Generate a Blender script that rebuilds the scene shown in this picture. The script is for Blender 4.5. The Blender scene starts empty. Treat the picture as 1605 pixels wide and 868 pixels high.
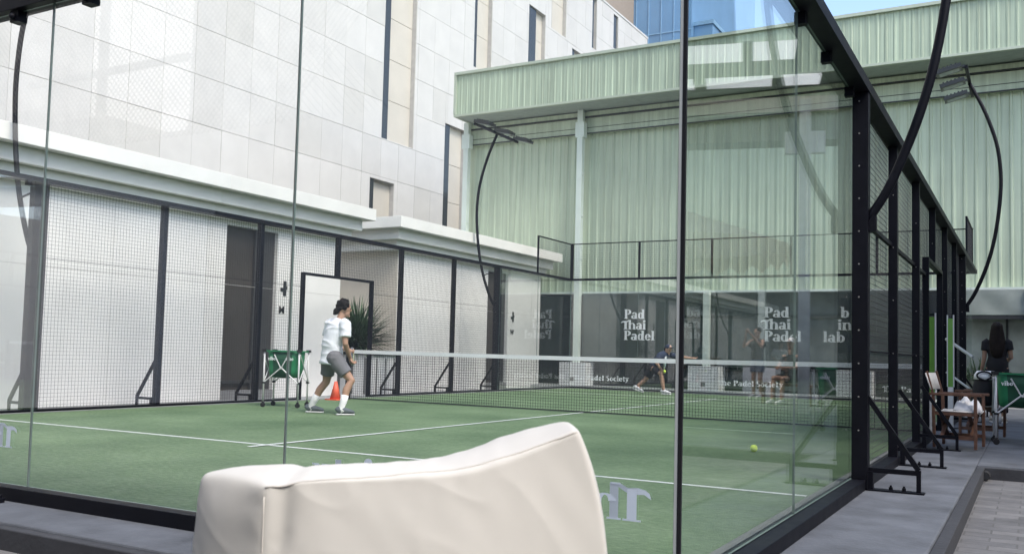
import bpy, bmesh, math, random
from mathutils import Vector, Matrix, noise
random.seed(7)
R = math.radians
C = bpy.context.scene.collection
sc = bpy.context.scene

# ------------------------------------------------------------------ camera
cd = bpy.data.cameras.new('camera'); cam = bpy.data.objects.new('camera', cd); C.objects.link(cam)
yaw, pitch, roll, fpx = 0.5154, 0.0599, 0.0254, 1459.5
cf = Vector((-math.sin(yaw)*math.cos(pitch), math.cos(yaw)*math.cos(pitch), math.sin(pitch)))
cr = Vector((math.cos(yaw), math.sin(yaw), 0)); cu = cr.cross(cf)
r2 = cr*math.cos(roll)+cu*math.sin(roll); u2 = -cr*math.sin(roll)+cu*math.cos(roll)
cam.matrix_world = Matrix(((r2.x, u2.x, -cf.x, 11.1856), (r2.y, u2.y, -cf.y, -3.4754), (r2.z, u2.z, -cf.z, 0.9083), (0, 0, 0, 1)))
cd.sensor_width = 36; cd.lens = 36*fpx/1605
cd.shift_x = 10.8/1605; cd.shift_y = 31.9/1605
cd.clip_start = 0.05; cd.clip_end = 2000
cd.dof.use_dof = True; cd.dof.focus_distance = 12; cd.dof.aperture_fstop = 10
sc.camera = cam

# ------------------------------------------------------------------ light
SUN_EL, SUN_AZ = R(52), R(115)          # azimuth clockwise from +Y
w = bpy.data.worlds.new('World'); sc.world = w; w.use_nodes = True
nt = w.node_tree; bg = nt.nodes['Background']
sky = nt.nodes.new('ShaderNodeTexSky'); sky.sky_type = 'NISHITA'; sky.sun_disc = False
sky.sun_elevation = SUN_EL; sky.sun_rotation = SUN_AZ; sky.air_density = 1.0; sky.dust_density = 2.0; sky.ozone_density = 1.0
nt.links.new(sky.outputs[0], bg.inputs[0]); bg.inputs[1].default_value = 0.15
sl = bpy.data.lights.new('sun', 'SUN'); sl.energy = 1.3; sl.angle = R(22); sl.color = (1, .95, .88)
sun = bpy.data.objects.new('sun', sl); C.objects.link(sun)
sd = Vector((math.sin(SUN_AZ)*math.cos(SUN_EL), math.cos(SUN_AZ)*math.cos(SUN_EL), math.sin(SUN_EL)))
sun.rotation_euler = sd.to_track_quat('Z', 'Y').to_euler(); sun.location = (20, -20, 30)
vs = sc.view_settings; vs.view_transform = 'Standard'; vs.look = 'None'; vs.gamma = 1; vs.exposure = 1.3
vs.use_curve_mapping = False
sc.render.engine = 'CYCLES'
sc.cycles.use_denoising = True
sc.cycles.max_bounces = 8; sc.cycles.transparent_max_bounces = 32; sc.cycles.glossy_bounces = 5
sc.cycles.caustics_reflective = False; sc.cycles.caustics_refractive = False

# ------------------------------------------------------------------ materials
def M(name, col, rough=.6, metal=0, var=.12, scale=6, bump=0, bscale=60, spec=.5, fine=0):
    m = bpy.data.materials.new(name); m.use_nodes = True; t = m.node_tree; N = t.nodes; L = t.links
    b = N['Principled BSDF']; b.inputs['Roughness'].default_value = rough; b.inputs['Metallic'].default_value = metal
    b.inputs['Specular IOR Level'].default_value = spec
    tc = N.new('ShaderNodeTexCoord')
    n = N.new('ShaderNodeTexNoise'); n.inputs['Scale'].default_value = scale; n.inputs['Detail'].default_value = 6; n.inputs['Roughness'].default_value = .6
    L.new(tc.outputs['Object'], n.inputs['Vector'])
    mr = N.new('ShaderNodeMapRange'); mr.inputs[1].default_value = .3; mr.inputs[2].default_value = .7
    mr.inputs[3].default_value = 1-var; mr.inputs[4].default_value = 1+var
    L.new(n.outputs['Fac'], mr.inputs[0])
    vm = N.new('ShaderNodeVectorMath'); vm.operation = 'SCALE'; vm.inputs[0].default_value = col[:3]
    L.new(mr.outputs[0], vm.inputs['Scale'])
    L.new(vm.outputs[0], b.inputs['Base Color'])
    rr = N.new('ShaderNodeMapRange'); rr.inputs[3].default_value = max(0, rough-.08); rr.inputs[4].default_value = min(1, rough+.08)
    L.new(n.outputs['Fac'], rr.inputs[0]); L.new(rr.outputs[0], b.inputs['Roughness'])
    if bump:
        n2 = N.new('ShaderNodeTexNoise'); n2.inputs['Scale'].default_value = bscale; n2.inputs['Detail'].default_value = 4
        L.new(tc.outputs['Object'], n2.inputs['Vector'])
        bp = N.new('ShaderNodeBump'); bp.inputs['Strength'].default_value = bump; bp.inputs['Distance'].default_value = .01
        L.new(n2.outputs['Fac'], bp.inputs['Height']); L.new(bp.outputs[0], b.inputs['Normal'])
    return m

black = M('black_steel', (.004, .0045, .008), .5, 0, .2, 8, spec=.16)
blackp = M('black_rubber', (.015, .015, .016), .8)
wire = M('black_wire', (.03, .03, .033), .6)
alu = M('pale_edge', (.42, .45, .44), .35, 0, .05)
edgeg = M('glass_edge', (.17, .23, .21), .3)
silicone = M('silicone', (.008, .008, .01), .4)
conc = M('slab_concrete', (.088, .097, .113), .88, 0, .40, 2.2, .4, 40)
kerbm = M('kerb_dark', (.032, .034, .040), .8, 0, .25, 5, .3, 30)
palec = M('pale_concrete', (.45, .46, .45), .85, 0, .12, 2)
innerc = M('inner_strip', (.22, .23, .22), .8, 0, .12, 4)
white = M('white_paint', (.80, .80, .80), .6, 0, .03, 3)
pavw = M('pavilion_white', (.80, .785, .755), .65, 0, .06, 1.1)
pavc = M('cornice_white', (.76, .75, .70), .6, 0, .05, 1.5)
beige = M('warm_lit_panel', (.70, .64, .55), .7, 0, .06, 2)  # warm light on a white wall, put into the colour
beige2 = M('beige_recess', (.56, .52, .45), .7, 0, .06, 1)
doorm = M('brown_door', (.055, .048, .042), .5, 0, .15, 3)
doord = M('dark_door_jamb', (.045, .045, .045), .5)
plinth = M('grey_plinth', (.22, .22, .22), .8)
dark = M('dark_gap', (.02, .022, .025), .5)
winm = M('window_dark', (.03, .035, .04), .12, 0, .1)
tile = [M('stone_tile_a', (.60, .58, .545), .5, 0, .05, 1.3), M('stone_tile_b', (.575, .555, .52), .5, 0, .05, 1.3), M('stone_tile_c', (.615, .595, .56), .5, 0, .05, 1.3), M('stone_tile_d', (.56, .54, .50), .5, 0, .05, 1.3)]
joint = M('tile_joint', (.44, .425, .40), .9)
browns = M('brown_stone', (.33, .27, .22), .8)
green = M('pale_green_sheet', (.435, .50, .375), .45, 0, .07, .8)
def streaks(m, sc_=3.2, amt=.16):
    t = m.node_tree; N = t.nodes; L = t.links; b = N['Principled BSDF']; src = b.inputs['Base Color'].links[0].from_socket
    tc = N.new('ShaderNodeTexCoord'); mp = N.new('ShaderNodeMapping'); mp.inputs['Scale'].default_value = (sc_, sc_, .12)
    n = N.new('ShaderNodeTexNoise'); n.inputs['Scale'].default_value = 1.6; n.inputs['Detail'].default_value = 5; n.inputs['Roughness'].default_value = .7
    L.new(tc.outputs['Object'], mp.inputs[0]); L.new(mp.outputs[0], n.inputs[0])
    mr = N.new('ShaderNodeMapRange'); mr.inputs[1].default_value = .35; mr.inputs[2].default_value = .7; mr.inputs[3].default_value = 1-amt; mr.inputs[4].default_value = 1+amt*1.3
    L.new(n.outputs['Fac'], mr.inputs[0]); v = N.new('ShaderNodeVectorMath'); v.operation = 'SCALE'; L.new(src, v.inputs[0]); L.new(mr.outputs[0], v.inputs['Scale']); L.new(v.outputs[0], b.inputs['Base Color'])
streaks(green, 5.5, .17)
green2 = M('fascia_green_sheet', (.365, .435, .325), .5, 0, .08, .8); streaks(green2, 9, .26)
greent = M('green_trim', (.40, .45, .36), .5, 0, .06, 2)
greenl = M('pale_green_steel', (.60, .67, .61), .45, 0, .06, 2)
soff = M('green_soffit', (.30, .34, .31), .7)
clothm = M('beanbag_canvas', (.60, .58, .53), .85, 0, .03, 4, .10, 900, .2)
pipe = M('beanbag_piping', (.56, .53, .48), .8)
wood = M('teak_wood', (.115, .058, .038), .5, 0, .3, 14)
canvas = M('canvas_cloth', (.72, .70, .66), .85, 0, .05)
towel = M('white_towel', (.82, .82, .82), .95, 0, .04, 8, .5, 120)
cartg = M('green_cart_fabric', (.015, .19, .075), .6, 0, .15, 6)
cartd = M('dark_green_fabric', (.01, .07, .035), .7)
cartw = M('white_tube', (.62, .62, .62), .35)
skin = M('skin', (.42, .25, .17), .55, 0, .06, 6)
skin2 = M('skin_tan', (.36, .21, .14), .55, 0, .06, 6)
hairm = M('dark_hair', (.010, .008, .007), .7, 0, .3, 30, .6, 80, spec=.15)
hairb = M('dark_brown_hair', (.014, .009, .007), .6, 0, .3, 20, .6, 60, spec=.2)
shirtw = M('white_shirt', (.80, .82, .86), .85, 0, .03, 5, .3, 30)
shortg = M('grey_shorts', (.16, .16, .17), .85, 0, .08, 5, .3, 30)
navy = M('navy_shirt', (.02, .032, .06), .85, 0, .15, 5)
blackc = M('black_cloth', (.012, .012, .015), .85, 0, .2, 5)
bluec = M('blue_cloth', (.06, .09, .15), .85)
sock = M('white_sock', (.75, .75, .75), .9)
shoeg = M('grey_shoe', (.10, .12, .13), .7, 0, .2, 20)
sole = M('white_sole', (.62, .62, .62), .6)
capw = M('white_cap', (.72, .62, .60), .8)
ballm = M('ball_felt', (.60, .78, .10), .9, 0, .06, 40, .4, 200)
orange = M('orange_plastic', (.75, .13, .07), .45)
leafm = M('spiky_leaf', (.06, .11, .05), .5, 0, .35, 5)
leafp = M('plant_leaf', (.035, .075, .03), .5, 0, .3, 5)
lampm = M('lamp_glass', (.30, .33, .33), .15)
lampb = M('lamp_housing', (.02, .022, .02), .4)
decal = M('decal_blue_white', (.58, .66, .76), .5, 0, .02)
decalw = M('decal_white', (.86, .88, .88), .5, 0, .02)
decalg = M('decal_grey', (.20, .23, .22), .6, 0, .05)
acry = M('lime_board', (.15, .33, .07), .3, 0, .1, 2)
umbm = M('umbrella_cloth', (.85, .80, .70), .85)
greyb = M('grey_wall', (.20, .22, .20), .8, 0, .08, .6)
backw = M('grey_back_wall', (.24, .23, .22), .8, 0, .06, .4)
poly = M('cream_band', (.55, .52, .46), .7)
linem = M('court_line_white', (.70, .73, .70), .8, 0, .06, 10)
netb = M('net_black', (.018, .018, .02), .7)
tapem = M('net_tape', (.74, .76, .76), .8, 0, .03)
gdark = M('grey_column', (.17, .17, .17), .6)

def glass_mat(name, tint, extra=0.0, f0=.045, amp=1):
    m = bpy.data.materials.new(name); m.use_nodes = True; t = m.node_tree; N = t.nodes; L = t.links
    N.remove(N['Principled BSDF']); out = N['Material Output']
    tr = N.new('ShaderNodeBsdfTransparent'); tr.inputs[0].default_value = (*tint, 1)
    gl = N.new('ShaderNodeBsdfGlossy'); gl.inputs['Roughness'].default_value = 0.0; gl.inputs['Color'].default_value = (1, 1, 1, 1)
    ge = N.new('ShaderNodeNewGeometry')
    d = N.new('ShaderNodeVectorMath'); d.operation = 'DOT_PRODUCT'
    L.new(ge.outputs['Normal'], d.inputs[0]); L.new(ge.outputs['Incoming'], d.inputs[1])
    a = N.new('ShaderNodeMath'); a.operation = 'ABSOLUTE'; L.new(d.outputs['Value'], a.inputs[0])
    s = N.new('ShaderNodeMath'); s.operation = 'SUBTRACT'; s.inputs[0].default_value = 1; L.new(a.outputs[0], s.inputs[1])
    p = N.new('ShaderNodeMath'); p.operation = 'POWER'; p.inputs[1].default_value = 5; L.new(s.outputs[0], p.inputs[0])
    k = N.new('ShaderNodeMath'); k.operation = 'MULTIPLY_ADD'; k.inputs[1].default_value = (1-f0)*amp; k.inputs[2].default_value = f0+extra
    L.new(p.outputs[0], k.inputs[0])
    mx = N.new('ShaderNodeMixShader'); L.new(k.outputs[0], mx.inputs[0]); L.new(tr.outputs[0], mx.inputs[1]); L.new(gl.outputs[0], mx.inputs[2])
    L.new(mx.outputs[0], out.inputs[0])
    return m
glass = glass_mat('clear_glass', (.98, .99, .985), f0=.10)
glassside = glass_mat('clear_glass_side', (.955, .975, .962), amp=.85)
shopglass = M('shop_glass', (.035, .045, .042), .08, 0, .3, .7)
blueglass = M('blue_glass', (.16, .30, .48), .12, 0, .12, .25)
bluegl = M('blue_mullion', (.25, .42, .6), .4)

def turf_mat():
    m = bpy.data.materials.new('artificial_turf'); m.use_nodes = True; t = m.node_tree; N = t.nodes; L = t.links
    b = N['Principled BSDF']; b.inputs['Roughness'].default_value = .9; b.inputs['Specular IOR Level'].default_value = .25
    tc = N.new('ShaderNodeTexCoord')
    n1 = N.new('ShaderNodeTexNoise'); n1.inputs['Scale'].default_value = .7; n1.inputs['Detail'].default_value = 5
    n2 = N.new('ShaderNodeTexNoise'); n2.inputs['Scale'].default_value = 15; n2.inputs['Detail'].default_value = 8; n2.inputs['Roughness'].default_value = .75
    mp = N.new('ShaderNodeMapping'); mp.inputs['Scale'].default_value = (1, 2.2, 1); mp.inputs['Rotation'].default_value = (0, 0, .3)
    L.new(tc.outputs['Object'], n1.inputs[0]); L.new(tc.outputs['Object'], mp.inputs[0]); L.new(mp.outputs[0], n2.inputs[0])
    ad = N.new('ShaderNodeMath'); ad.operation = 'MULTIPLY_ADD'; ad.inputs[1].default_value = .55
    L.new(n1.outputs['Fac'], ad.inputs[0])
    m2 = N.new('ShaderNodeMath'); m2.operation = 'MULTIPLY'; m2.inputs[1].default_value = .85; L.new(n2.outputs['Fac'], m2.inputs[0]); L.new(m2.outputs[0], ad.inputs[2])
    cr_ = N.new('ShaderNodeValToRGB'); cr_.color_ramp.elements[0].position = .50; cr_.color_ramp.elements[0].color = (.054, .103, .045, 1)
    cr_.color_ramp.elements[1].position = .90; cr_.color_ramp.elements[1].color = (.19, .272, .148, 1)
    L.new(ad.outputs[0], cr_.inputs[0]); L.new(cr_.outputs[0], b.inputs['Base Color'])
    bp = N.new('ShaderNodeBump'); bp.inputs['Strength'].default_value = .6; bp.inputs['Distance'].default_value = .01
    n3 = N.new('ShaderNodeTexNoise'); n3.inputs['Scale'].default_value = 90; n3.inputs['Detail'].default_value = 3
    L.new(tc.outputs['Object'], n3.inputs[0]); L.new(n3.outputs['Fac'], bp.inputs['Height']); L.new(bp.outputs[0], b.inputs['Normal'])
    return m
turf = turf_mat()
def transl(name, col):
    m = bpy.data.materials.new(name); m.use_nodes = True; t = m.node_tree; N = t.nodes; b = N['Principled BSDF']
    tl = N.new('ShaderNodeBsdfTranslucent'); tl.inputs[0].default_value = (*col, 1); b.inputs['Base Color'].default_value = (*col, 1)
    mx = N.new('ShaderNodeMixShader'); mx.inputs[0].default_value = .7; t.links.new(b.outputs[0], mx.inputs[1]); t.links.new(tl.outputs[0], mx.inputs[2]); t.links.new(mx.outputs[0], N['Material Output'].inputs[0])
    return m
skyl = transl('skylight_sheet', (.95, .95, .93)); umbt = transl('parasol_cloth', (.88, .82, .72))
def brick_mat():
    m = bpy.data.materials.new('grey_pavers'); m.use_nodes = True; t = m.node_tree; N = t.nodes; L = t.links
    b = N['Principled BSDF']; b.inputs['Roughness'].default_value = .85
    tc = N.new('ShaderNodeTexCoord'); br = N.new('ShaderNodeTexBrick')
    br.inputs['Color1'].default_value = (.15, .15, .152, 1); br.inputs['Color2'].default_value = (.10, .101, .105, 1); br.inputs['Mortar'].default_value = (.09, .09, .09, 1)
    br.inputs['Scale'].default_value = 1; br.inputs['Brick Width'].default_value = .30; br.inputs['Row Height'].default_value = .15; br.inputs['Mortar Size'].default_value = .006; br.offset = .5
    L.new(tc.outputs['Object'], br.inputs['Vector'])
    n = N.new('ShaderNodeTexNoise'); n.inputs['Scale'].default_value = 3; n.inputs['Detail'].default_value = 8; n.inputs['Roughness'].default_value = .7
    L.new(tc.outputs['Object'], n.inputs['Vector'])
    mr = N.new('ShaderNodeMapRange'); mr.inputs[1].default_value = .3; mr.inputs[2].default_value = .7; mr.inputs[3].default_value = .7; mr.inputs[4].default_value = 1.3
    L.new(n.outputs['Fac'], mr.inputs[0])
    vm = N.new('ShaderNodeVectorMath'); vm.operation = 'SCALE'; L.new(br.outputs['Color'], vm.inputs[0]); L.new(mr.outputs[0], vm.inputs['Scale'])
    L.new(vm.outputs[0], b.inputs['Base Color'])
    bp = N.new('ShaderNodeBump'); bp.inputs['Strength'].default_value = .5; bp.inputs['Distance'].default_value = .01; bp.invert = True
    L.new(br.outputs['Fac'], bp.inputs['Height']); L.new(bp.outputs[0], b.inputs['Normal'])
    return m
pavers = brick_mat()

# ------------------------------------------------------------------ mesh helpers
class MB:
    def __init__(s): s.v = []; s.f = []; s.mi = []; s.m = 0
    def face(s, pts, mi=None):
        k = len(s.v); s.v += [tuple(p) for p in pts]; s.f.append(tuple(range(k, k+len(pts)))); s.mi.append(s.m if mi is None else mi)
    def box(s, x0, x1, y0, y1, z0, z1, mi=None):
        k = len(s.v)
        s.v += [(x0, y0, z0), (x1, y0, z0), (x1, y1, z0), (x0, y1, z0), (x0, y0, z1), (x1, y0, z1), (x1, y1, z1), (x0, y1, z1)]
        for f in ((0, 3, 2, 1), (4, 5, 6, 7), (0, 1, 5, 4), (1, 2, 6, 5), (2, 3, 7, 6), (3, 0, 4, 7)):
            s.f.append(tuple(k+i for i in f)); s.mi.append(s.m if mi is None else mi)
        return s
    def bar(s, a, b, wx, wy=None, up=(0, 0, 1), mi=None):
        a = Vector(a); b = Vector(b); d = (b-a).normalized(); up = Vector(up)
        if abs(d.dot(up)) > .98: up = Vector((1, 0, 0)) if abs(d.x) < .9 else Vector((0, 1, 0))
        x = d.cross(up).normalized(); y = x.cross(d).normalized(); wy = wx if wy is None else wy
        k = len(s.v)
        for p in (a, b):
            for sx, sy in ((-1, -1), (1, -1), (1, 1), (-1, 1)): s.v.append(tuple(p+x*sx*wx/2+y*sy*wy/2))
        for f in ((0, 3, 2, 1), (4, 5, 6, 7), (0, 1, 5, 4), (1, 2, 6, 5), (2, 3, 7, 6), (3, 0, 4, 7)):
            s.f.append(tuple(k+i for i in f)); s.mi.append(s.m if mi is None else mi)
        return s
    def wire(s, a, b, t, ax):      # thin open-ended square wire, ax = axis index it runs along
        o = [i for i in range(3) if i != ax]; k = len(s.v)
        for p in (a, b):
            for sx, sy in ((-1, -1), (1, -1), (1, 1), (-1, 1)):
                q = list(p); q[o[0]] += sx*t/2; q[o[1]] += sy*t/2; s.v.append(tuple(q))
        for f in ((0, 1, 5, 4), (1, 2, 6, 5), (2, 3, 7, 6), (3, 0, 4, 7)): s.f.append(tuple(k+i for i in f)); s.mi.append(s.m)
    def tube(s, pts, r, n=10, cap=True, mi=None):
        pts = [Vector(p) for p in pts]; rs = r if isinstance(r, (list, tuple)) else [r]*len(pts)
        k = len(s.v); ref = None
        for i, p in enumerate(pts):
            d = (pts[min(i+1, len(pts)-1)]-pts[max(i-1, 0)]).normalized()
            if ref is None: ref = d.orthogonal().normalized()
            x = (ref-d*ref.dot(d)).normalized(); ref = x; y = d.cross(x)
            for j in range(n):
                a = 2*math.pi*j/n; s.v.append(tuple(p+(x*math.cos(a)+y*math.sin(a))*rs[i]))
        for i in range(len(pts)-1):
            for j in range(n):
                s.f.append((k+i*n+j, k+i*n+(j+1) % n, k+(i+1)*n+(j+1) % n, k+(i+1)*n+j)); s.mi.append(s.m if mi is None else mi)
        if cap:
            s.f.append(tuple(k+j for j in range(n))[::-1]); s.mi.append(s.m if mi is None else mi)
            e = k+(len(pts)-1)*n; s.f.append(tuple(e+j for j in range(n))); s.mi.append(s.m if mi is None else mi)
        return s
    def ell(s, c, r, rot=None, n=12, mi=None):
        c = Vector(c); r = (r, r, r) if isinstance(r, (int, float)) else r; k = len(s.v); m2 = n//2
        for i in range(1, m2):
            th = math.pi*i/m2
            for j in range(n):
                ph = 2*math.pi*j/n; p = Vector((r[0]*math.sin(th)*math.cos(ph), r[1]*math.sin(th)*math.sin(ph), r[2]*math.cos(th)))
                if rot is not None: p = rot @ p
                s.v.append(tuple(c+p))
        for q in (Vector((0, 0, r[2])), Vector((0, 0, -r[2]))):
            if rot is not None: q = rot @ q
            s.v.append(tuple(c+q))
        top = len(s.v)-2; bot = top+1; mm = s.m if mi is None else mi
        for i in range(m2-2):
            for j in range(n):
                s.f.append((k+i*n+j, k+(i+1)*n+j, k+(i+1)*n+(j+1) % n, k+i*n+(j+1) % n)); s.mi.append(mm)
        for j in range(n):
            s.f.append((top, k+j, k+(j+1) % n)); s.mi.append(mm)
            e = k+(m2-2)*n; s.f.append((bot, e+(j+1) % n, e+j)); s.mi.append(mm)
        return s
    def loft(s, rings, side=(1, 0, 0), n=16):      # rings: (centre, a along side, b across)
        k = len(s.v); side = Vector(side)
        for i, (c, a, b) in enumerate(rings):
            c = Vector(c); d = (Vector(rings[min(i+1, len(rings)-1)][0])-Vector(rings[max(i-1, 0)][0])).normalized()
            x = (side-d*side.dot(d)).normalized(); y = d.cross(x)
            for j in range(n):
                t = 2*math.pi*j/n; s.v.append(tuple(c+x*a*math.cos(t)+y*b*math.sin(t)))
        for i in range(len(rings)-1):
            for j in range(n): s.f.append((k+i*n+j, k+i*n+(j+1) % n, k+(i+1)*n+(j+1) % n, k+(i+1)*n+j)); s.mi.append(s.m)
        s.f.append(tuple(k+j for j in range(n))[::-1]); s.mi.append(s.m)
        e = k+(len(rings)-1)*n; s.f.append(tuple(e+j for j in range(n))); s.mi.append(s.m)
        return s
    def build(s, name, mats, parent=None, smooth=False, bevel=0):
        me = bpy.data.meshes.new(name); me.from_pydata(s.v, [], s.f)
        mats = mats if isinstance(mats, (list, tuple)) else [mats]
        for m in mats: me.materials.append(m)
        for p, i in zip(me.polygons, s.mi): p.material_index = i; p.use_smooth = smooth
        o = bpy.data.objects.new(name, me); C.objects.link(o)
        if parent: o.parent = parent
        if bevel:
            b = o.modifiers.new('bevel', 'BEVEL'); b.width = bevel; b.segments = 2; b.limit_method = 'ANGLE'
        return o

def tag(o, label=None, cat=None, group=None, kind=None):
    if label: o['label'] = label
    if cat: o['category'] = cat
    if group: o['group'] = group
    if kind: o['kind'] = kind
    return o
def empty(name, loc, label, cat, group=None, rz=0):
    o = bpy.data.objects.new(name, None); C.objects.link(o); o.location = loc; o.rotation_euler = (0, 0, rz); o.empty_display_size = .2
    return tag(o, label, cat, group)
def copy_tree(o, parent=None):
    c = o.copy(); C.objects.link(c); c.parent = parent
    for ch in list(o.children): copy_tree(ch, c)
    return c
def remesh(o, vox, it=2):
    m = o.modifiers.new('r', 'REMESH'); m.mode = 'VOXEL'; m.voxel_size = vox; m.use_smooth_shade = True
    s = o.modifiers.new('s', 'SMOOTH'); s.factor = .5; s.iterations = it
    bpy.context.view_layer.update()
    dg = bpy.context.evaluated_depsgraph_get(); me = bpy.data.meshes.new_from_object(o.evaluated_get(dg))
    mats = [x for x in o.data.materials]; o.modifiers.clear(); o.data = me
    me.materials.clear()
    for x in mats: me.materials.append(x)
    for p in me.polygons: p.use_smooth = True
    return o

# ------------------------------------------------------------------ lettering
def ring(cx, cy, rx, ry, hx, hy, a0=0, a1=360, n=22):
    out = []
    for i in range(n):
        t0 = R(a0+(a1-a0)*i/n); t1 = R(a0+(a1-a0)*(i+1)/n)
        out.append([(cx+rx*math.cos(t0), cy+ry*math.sin(t0)), (cx+rx*math.cos(t1), cy+ry*math.sin(t1)), (cx+hx*math.cos(t1), cy+hy*math.sin(t1)), (cx+hx*math.cos(t0), cy+hy*math.sin(t0))])
    return [('strip', out)]
def rc(x0, y0, x1, y1): return [[(x0, y0), (x1, y0), (x1, y1), (x0, y1)]]
G = {
 'P': (.68, rc(.08, .03, .30, .98)+rc(0, 0, .40, .05)+rc(0, .95, .34, 1)+ring(.32, .72, .36, .28, .13, .22, -95, 95)),
 'a': (.62, rc(.36, .02, .55, .48)+rc(.34, 0, .63, .05)+ring(.25, .19, .25, .20, .06, .13)+ring(.30, .46, .25, .23, .05, .18, 0, 165)),
 'd': (.68, rc(.38, .02, .58, .98)+rc(.30, .95, .56, 1)+rc(.40, 0, .68, .05)+ring(.27, .33, .27, .34, .07, .27)),
 'T': (.50, rc(.14, .03, .37, .86)+rc(.04, 0, .47, .05)+[[(-.20, .62), (-.16, .78), (-.06, .86), (-.03, .74)], [(-.03, .74), (-.06, .86), (.12, .90), (.12, .72)], [(.12, .72), (.12, .90), (.36, .88), (.36, .74)], [(.36, .74), (.36, .88), (.50, .97), (.46, .80)], [(.46, .80), (.50, .97), (.62, 1.0), (.62, .92)]]),
 'h': (.72, rc(.05, .02, .26, .98)+rc(0, .95, .24, 1)+rc(-.02, 0, .32, .05)+ring(.37, .42, .29, .27, .09, .22, 0, 165)+rc(.46, .02, .66, .44)+rc(.40, 0, .72, .05)),
 'n': (.72, rc(.05, .02, .26, .66)+rc(0, .63, .24, .68)+rc(-.02, 0, .32, .05)+ring(.37, .42, .29, .27, .09, .22, 0, 165)+rc(.46, .02, .66, .44)+rc(.40, 0, .72, .05)),
 'i': (.34, rc(.06, .02, .27, .66)+rc(0, .63, .24, .68)+rc(-.01, 0, .34, .05)+ring(.16, .87, .13, .12, 0, 0)),
 'l': (.34, rc(.06, .02, .27, .98)+rc(0, .95, .24, 1)+rc(-.01, 0, .34, .05)),
 'e': (.58, ring(.28, .33, .28, .34, .08, .27, 5, 325)+rc(.10, .32, .54, .38)),
 'o': (.60, ring(.29, .33, .29, .34, .09, .27)),
 'c': (.54, ring(.28, .33, .28, .34, .08, .27, 45, 320)),
 'b': (.66, rc(.06, .02, .26, .98)+rc(-.01, .95, .24, 1)+ring(.36, .33, .27, .34, .07, .27)),
 'S': (.60, ring(.30, .73, .26, .28, .08, .20, 40, 265)+ring(.28, .28, .27, .29, .07, .21, -140, 95)),
 's': (.48, ring(.24, .50, .19, .19, .05, .12, 40, 265)+ring(.22, .19, .21, .20, .05, .13, -140, 95)),
 't': (.42, rc(.08, .10, .28, .86)+rc(0, .62, .38, .68)+ring(.26, .14, .18, .15, .02, .07, 180, 330)),
 'y': (.62, [[(.02, .66), (.22, .66), (.42, .14), (.30, .02)], [(.44, .66), (.54, .66), (.26, -.20), (.14, -.20)]]+rc(-.02, .63, .28, .68)+rc(.38, .63, .62, .68)+ring(.13, -.17, .10, .10, 0, 0)),
 'v': (.60, [[(.02, .66), (.22, .66), (.38, .0), (.26, .0)], [(.44, .66), (.56, .66), (.38, .0), (.28, .0)]]),
 'r': (.50, rc(.05, .02, .26, .66)+rc(0, .63, .24, .68)+rc(-.02, 0, .32, .05)+ring(.34, .46, .16, .20, .02, .10, 20, 170)),
 ' ': (.30, []),
}
def text(word, org, size, right, up, mat, parent, name='lettering', track=.03, mi=None, squeeze=1):
    org = Vector(org); right = Vector(right); up = Vector(up); nrm = right.cross(up); b = MB(); x = 0; k = 0
    for ch in word:
        wd, polys = G[ch]
        for pl in polys:
            k += 1; off = nrm*(.0006+.0002*(k % 9))
            parts = pl[1] if pl[0] == 'strip' else [pl]
            for p in parts:
                q = [org+right*((x+px)*size*squeeze)+up*(py*size)+off for px, py in p]
                r_ = [v for i, v in enumerate(q) if (v-q[i-1]).length > 1e-6]
                if len(r_) > 2: b.face(r_)
        x += wd+track
    o = b.build(name, mat, parent)
    return o, x*size*squeeze

# ------------------------------------------------------------------ setting
g = MB(); g.box(-400, 400, -400, 600, -1.5, -.165); tag(g.build('ground', M('ground_asphalt', (.12, .12, .12), .9)), kind='structure')
def pav(x0, x1, y0, y1, z, name, mat):
    m = MB(); m.box(x0, x1, y0, y1, z-.1, z); return tag(m.build(name, mat), kind='structure')
pav(-14, 24, -16, -.52, -.16, 'brick_paving', pavers)
pav(10.74, 24, -.52, 6.48, -.1604, 'brick_paving', pavers)
# the concrete slab the court stands on
s = MB(); s.box(-.6, 10.72, -.45, 20.2, -.30, -.04); s.box(10.72, 24, 6.55, 20.2, -.30, -.0402)
tag(s.build('court_slab', conc, bevel=.012), kind='structure')
s = MB(); s.box(-.6, 10.79, -.52, -.453, -.31, -.052); s.box(10.723, 10.79, -.45, 6.48, -.31, -.052); s.box(10.72, 24, 6.482, 6.547, -.31, -.052)
tag(s.build('kerb', kerbm, bevel=.006), kind='structure')
s = MB(); s.box(-14, -.6, -.45, 24, -.3, -.042); tag(s.build('side_path', M('side_path', (.26, .27, .27), .85, 0, .15, 2)), kind='structure')
s = MB(); s.box(-14, 24, 20.2, 40, -.3, .045); tag(s.build('warehouse_apron', palec), kind='structure')
s = MB(); s.box(.13, 9.87, .13, 19.87, -.035, 0.0); tag(s.build('court_turf', turf), kind='structure')
s = MB(); s.box(.045, 9.955, .045, .126, -.036, .006); s.box(.045, 9.955, 19.874, 19.955, -.036, .006); s.box(.045, .126, .13, 19.87, -.036, .006); s.box(9.874, 9.955, .13, 19.87, -.036, .006)
tag(s.build('court_edge_strip', innerc), kind='structure')
for nm, (x0, x1, y0, y1) in dict(a=(.14, 9.86, 3.025, 3.075), b=(.14, 9.86, 16.925, 16.975), c=(4.975, 5.025, 2.8, 17.2)).items():
    s = MB(); z = .004 if nm != 'c' else .008
    s.face([(x0, y0, z), (x1, y0, z), (x1, y1, z), (x0, y1, z)])
    tag(s.build('service_line' if nm != 'c' else 'centre_line', linem), kind='structure')

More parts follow.
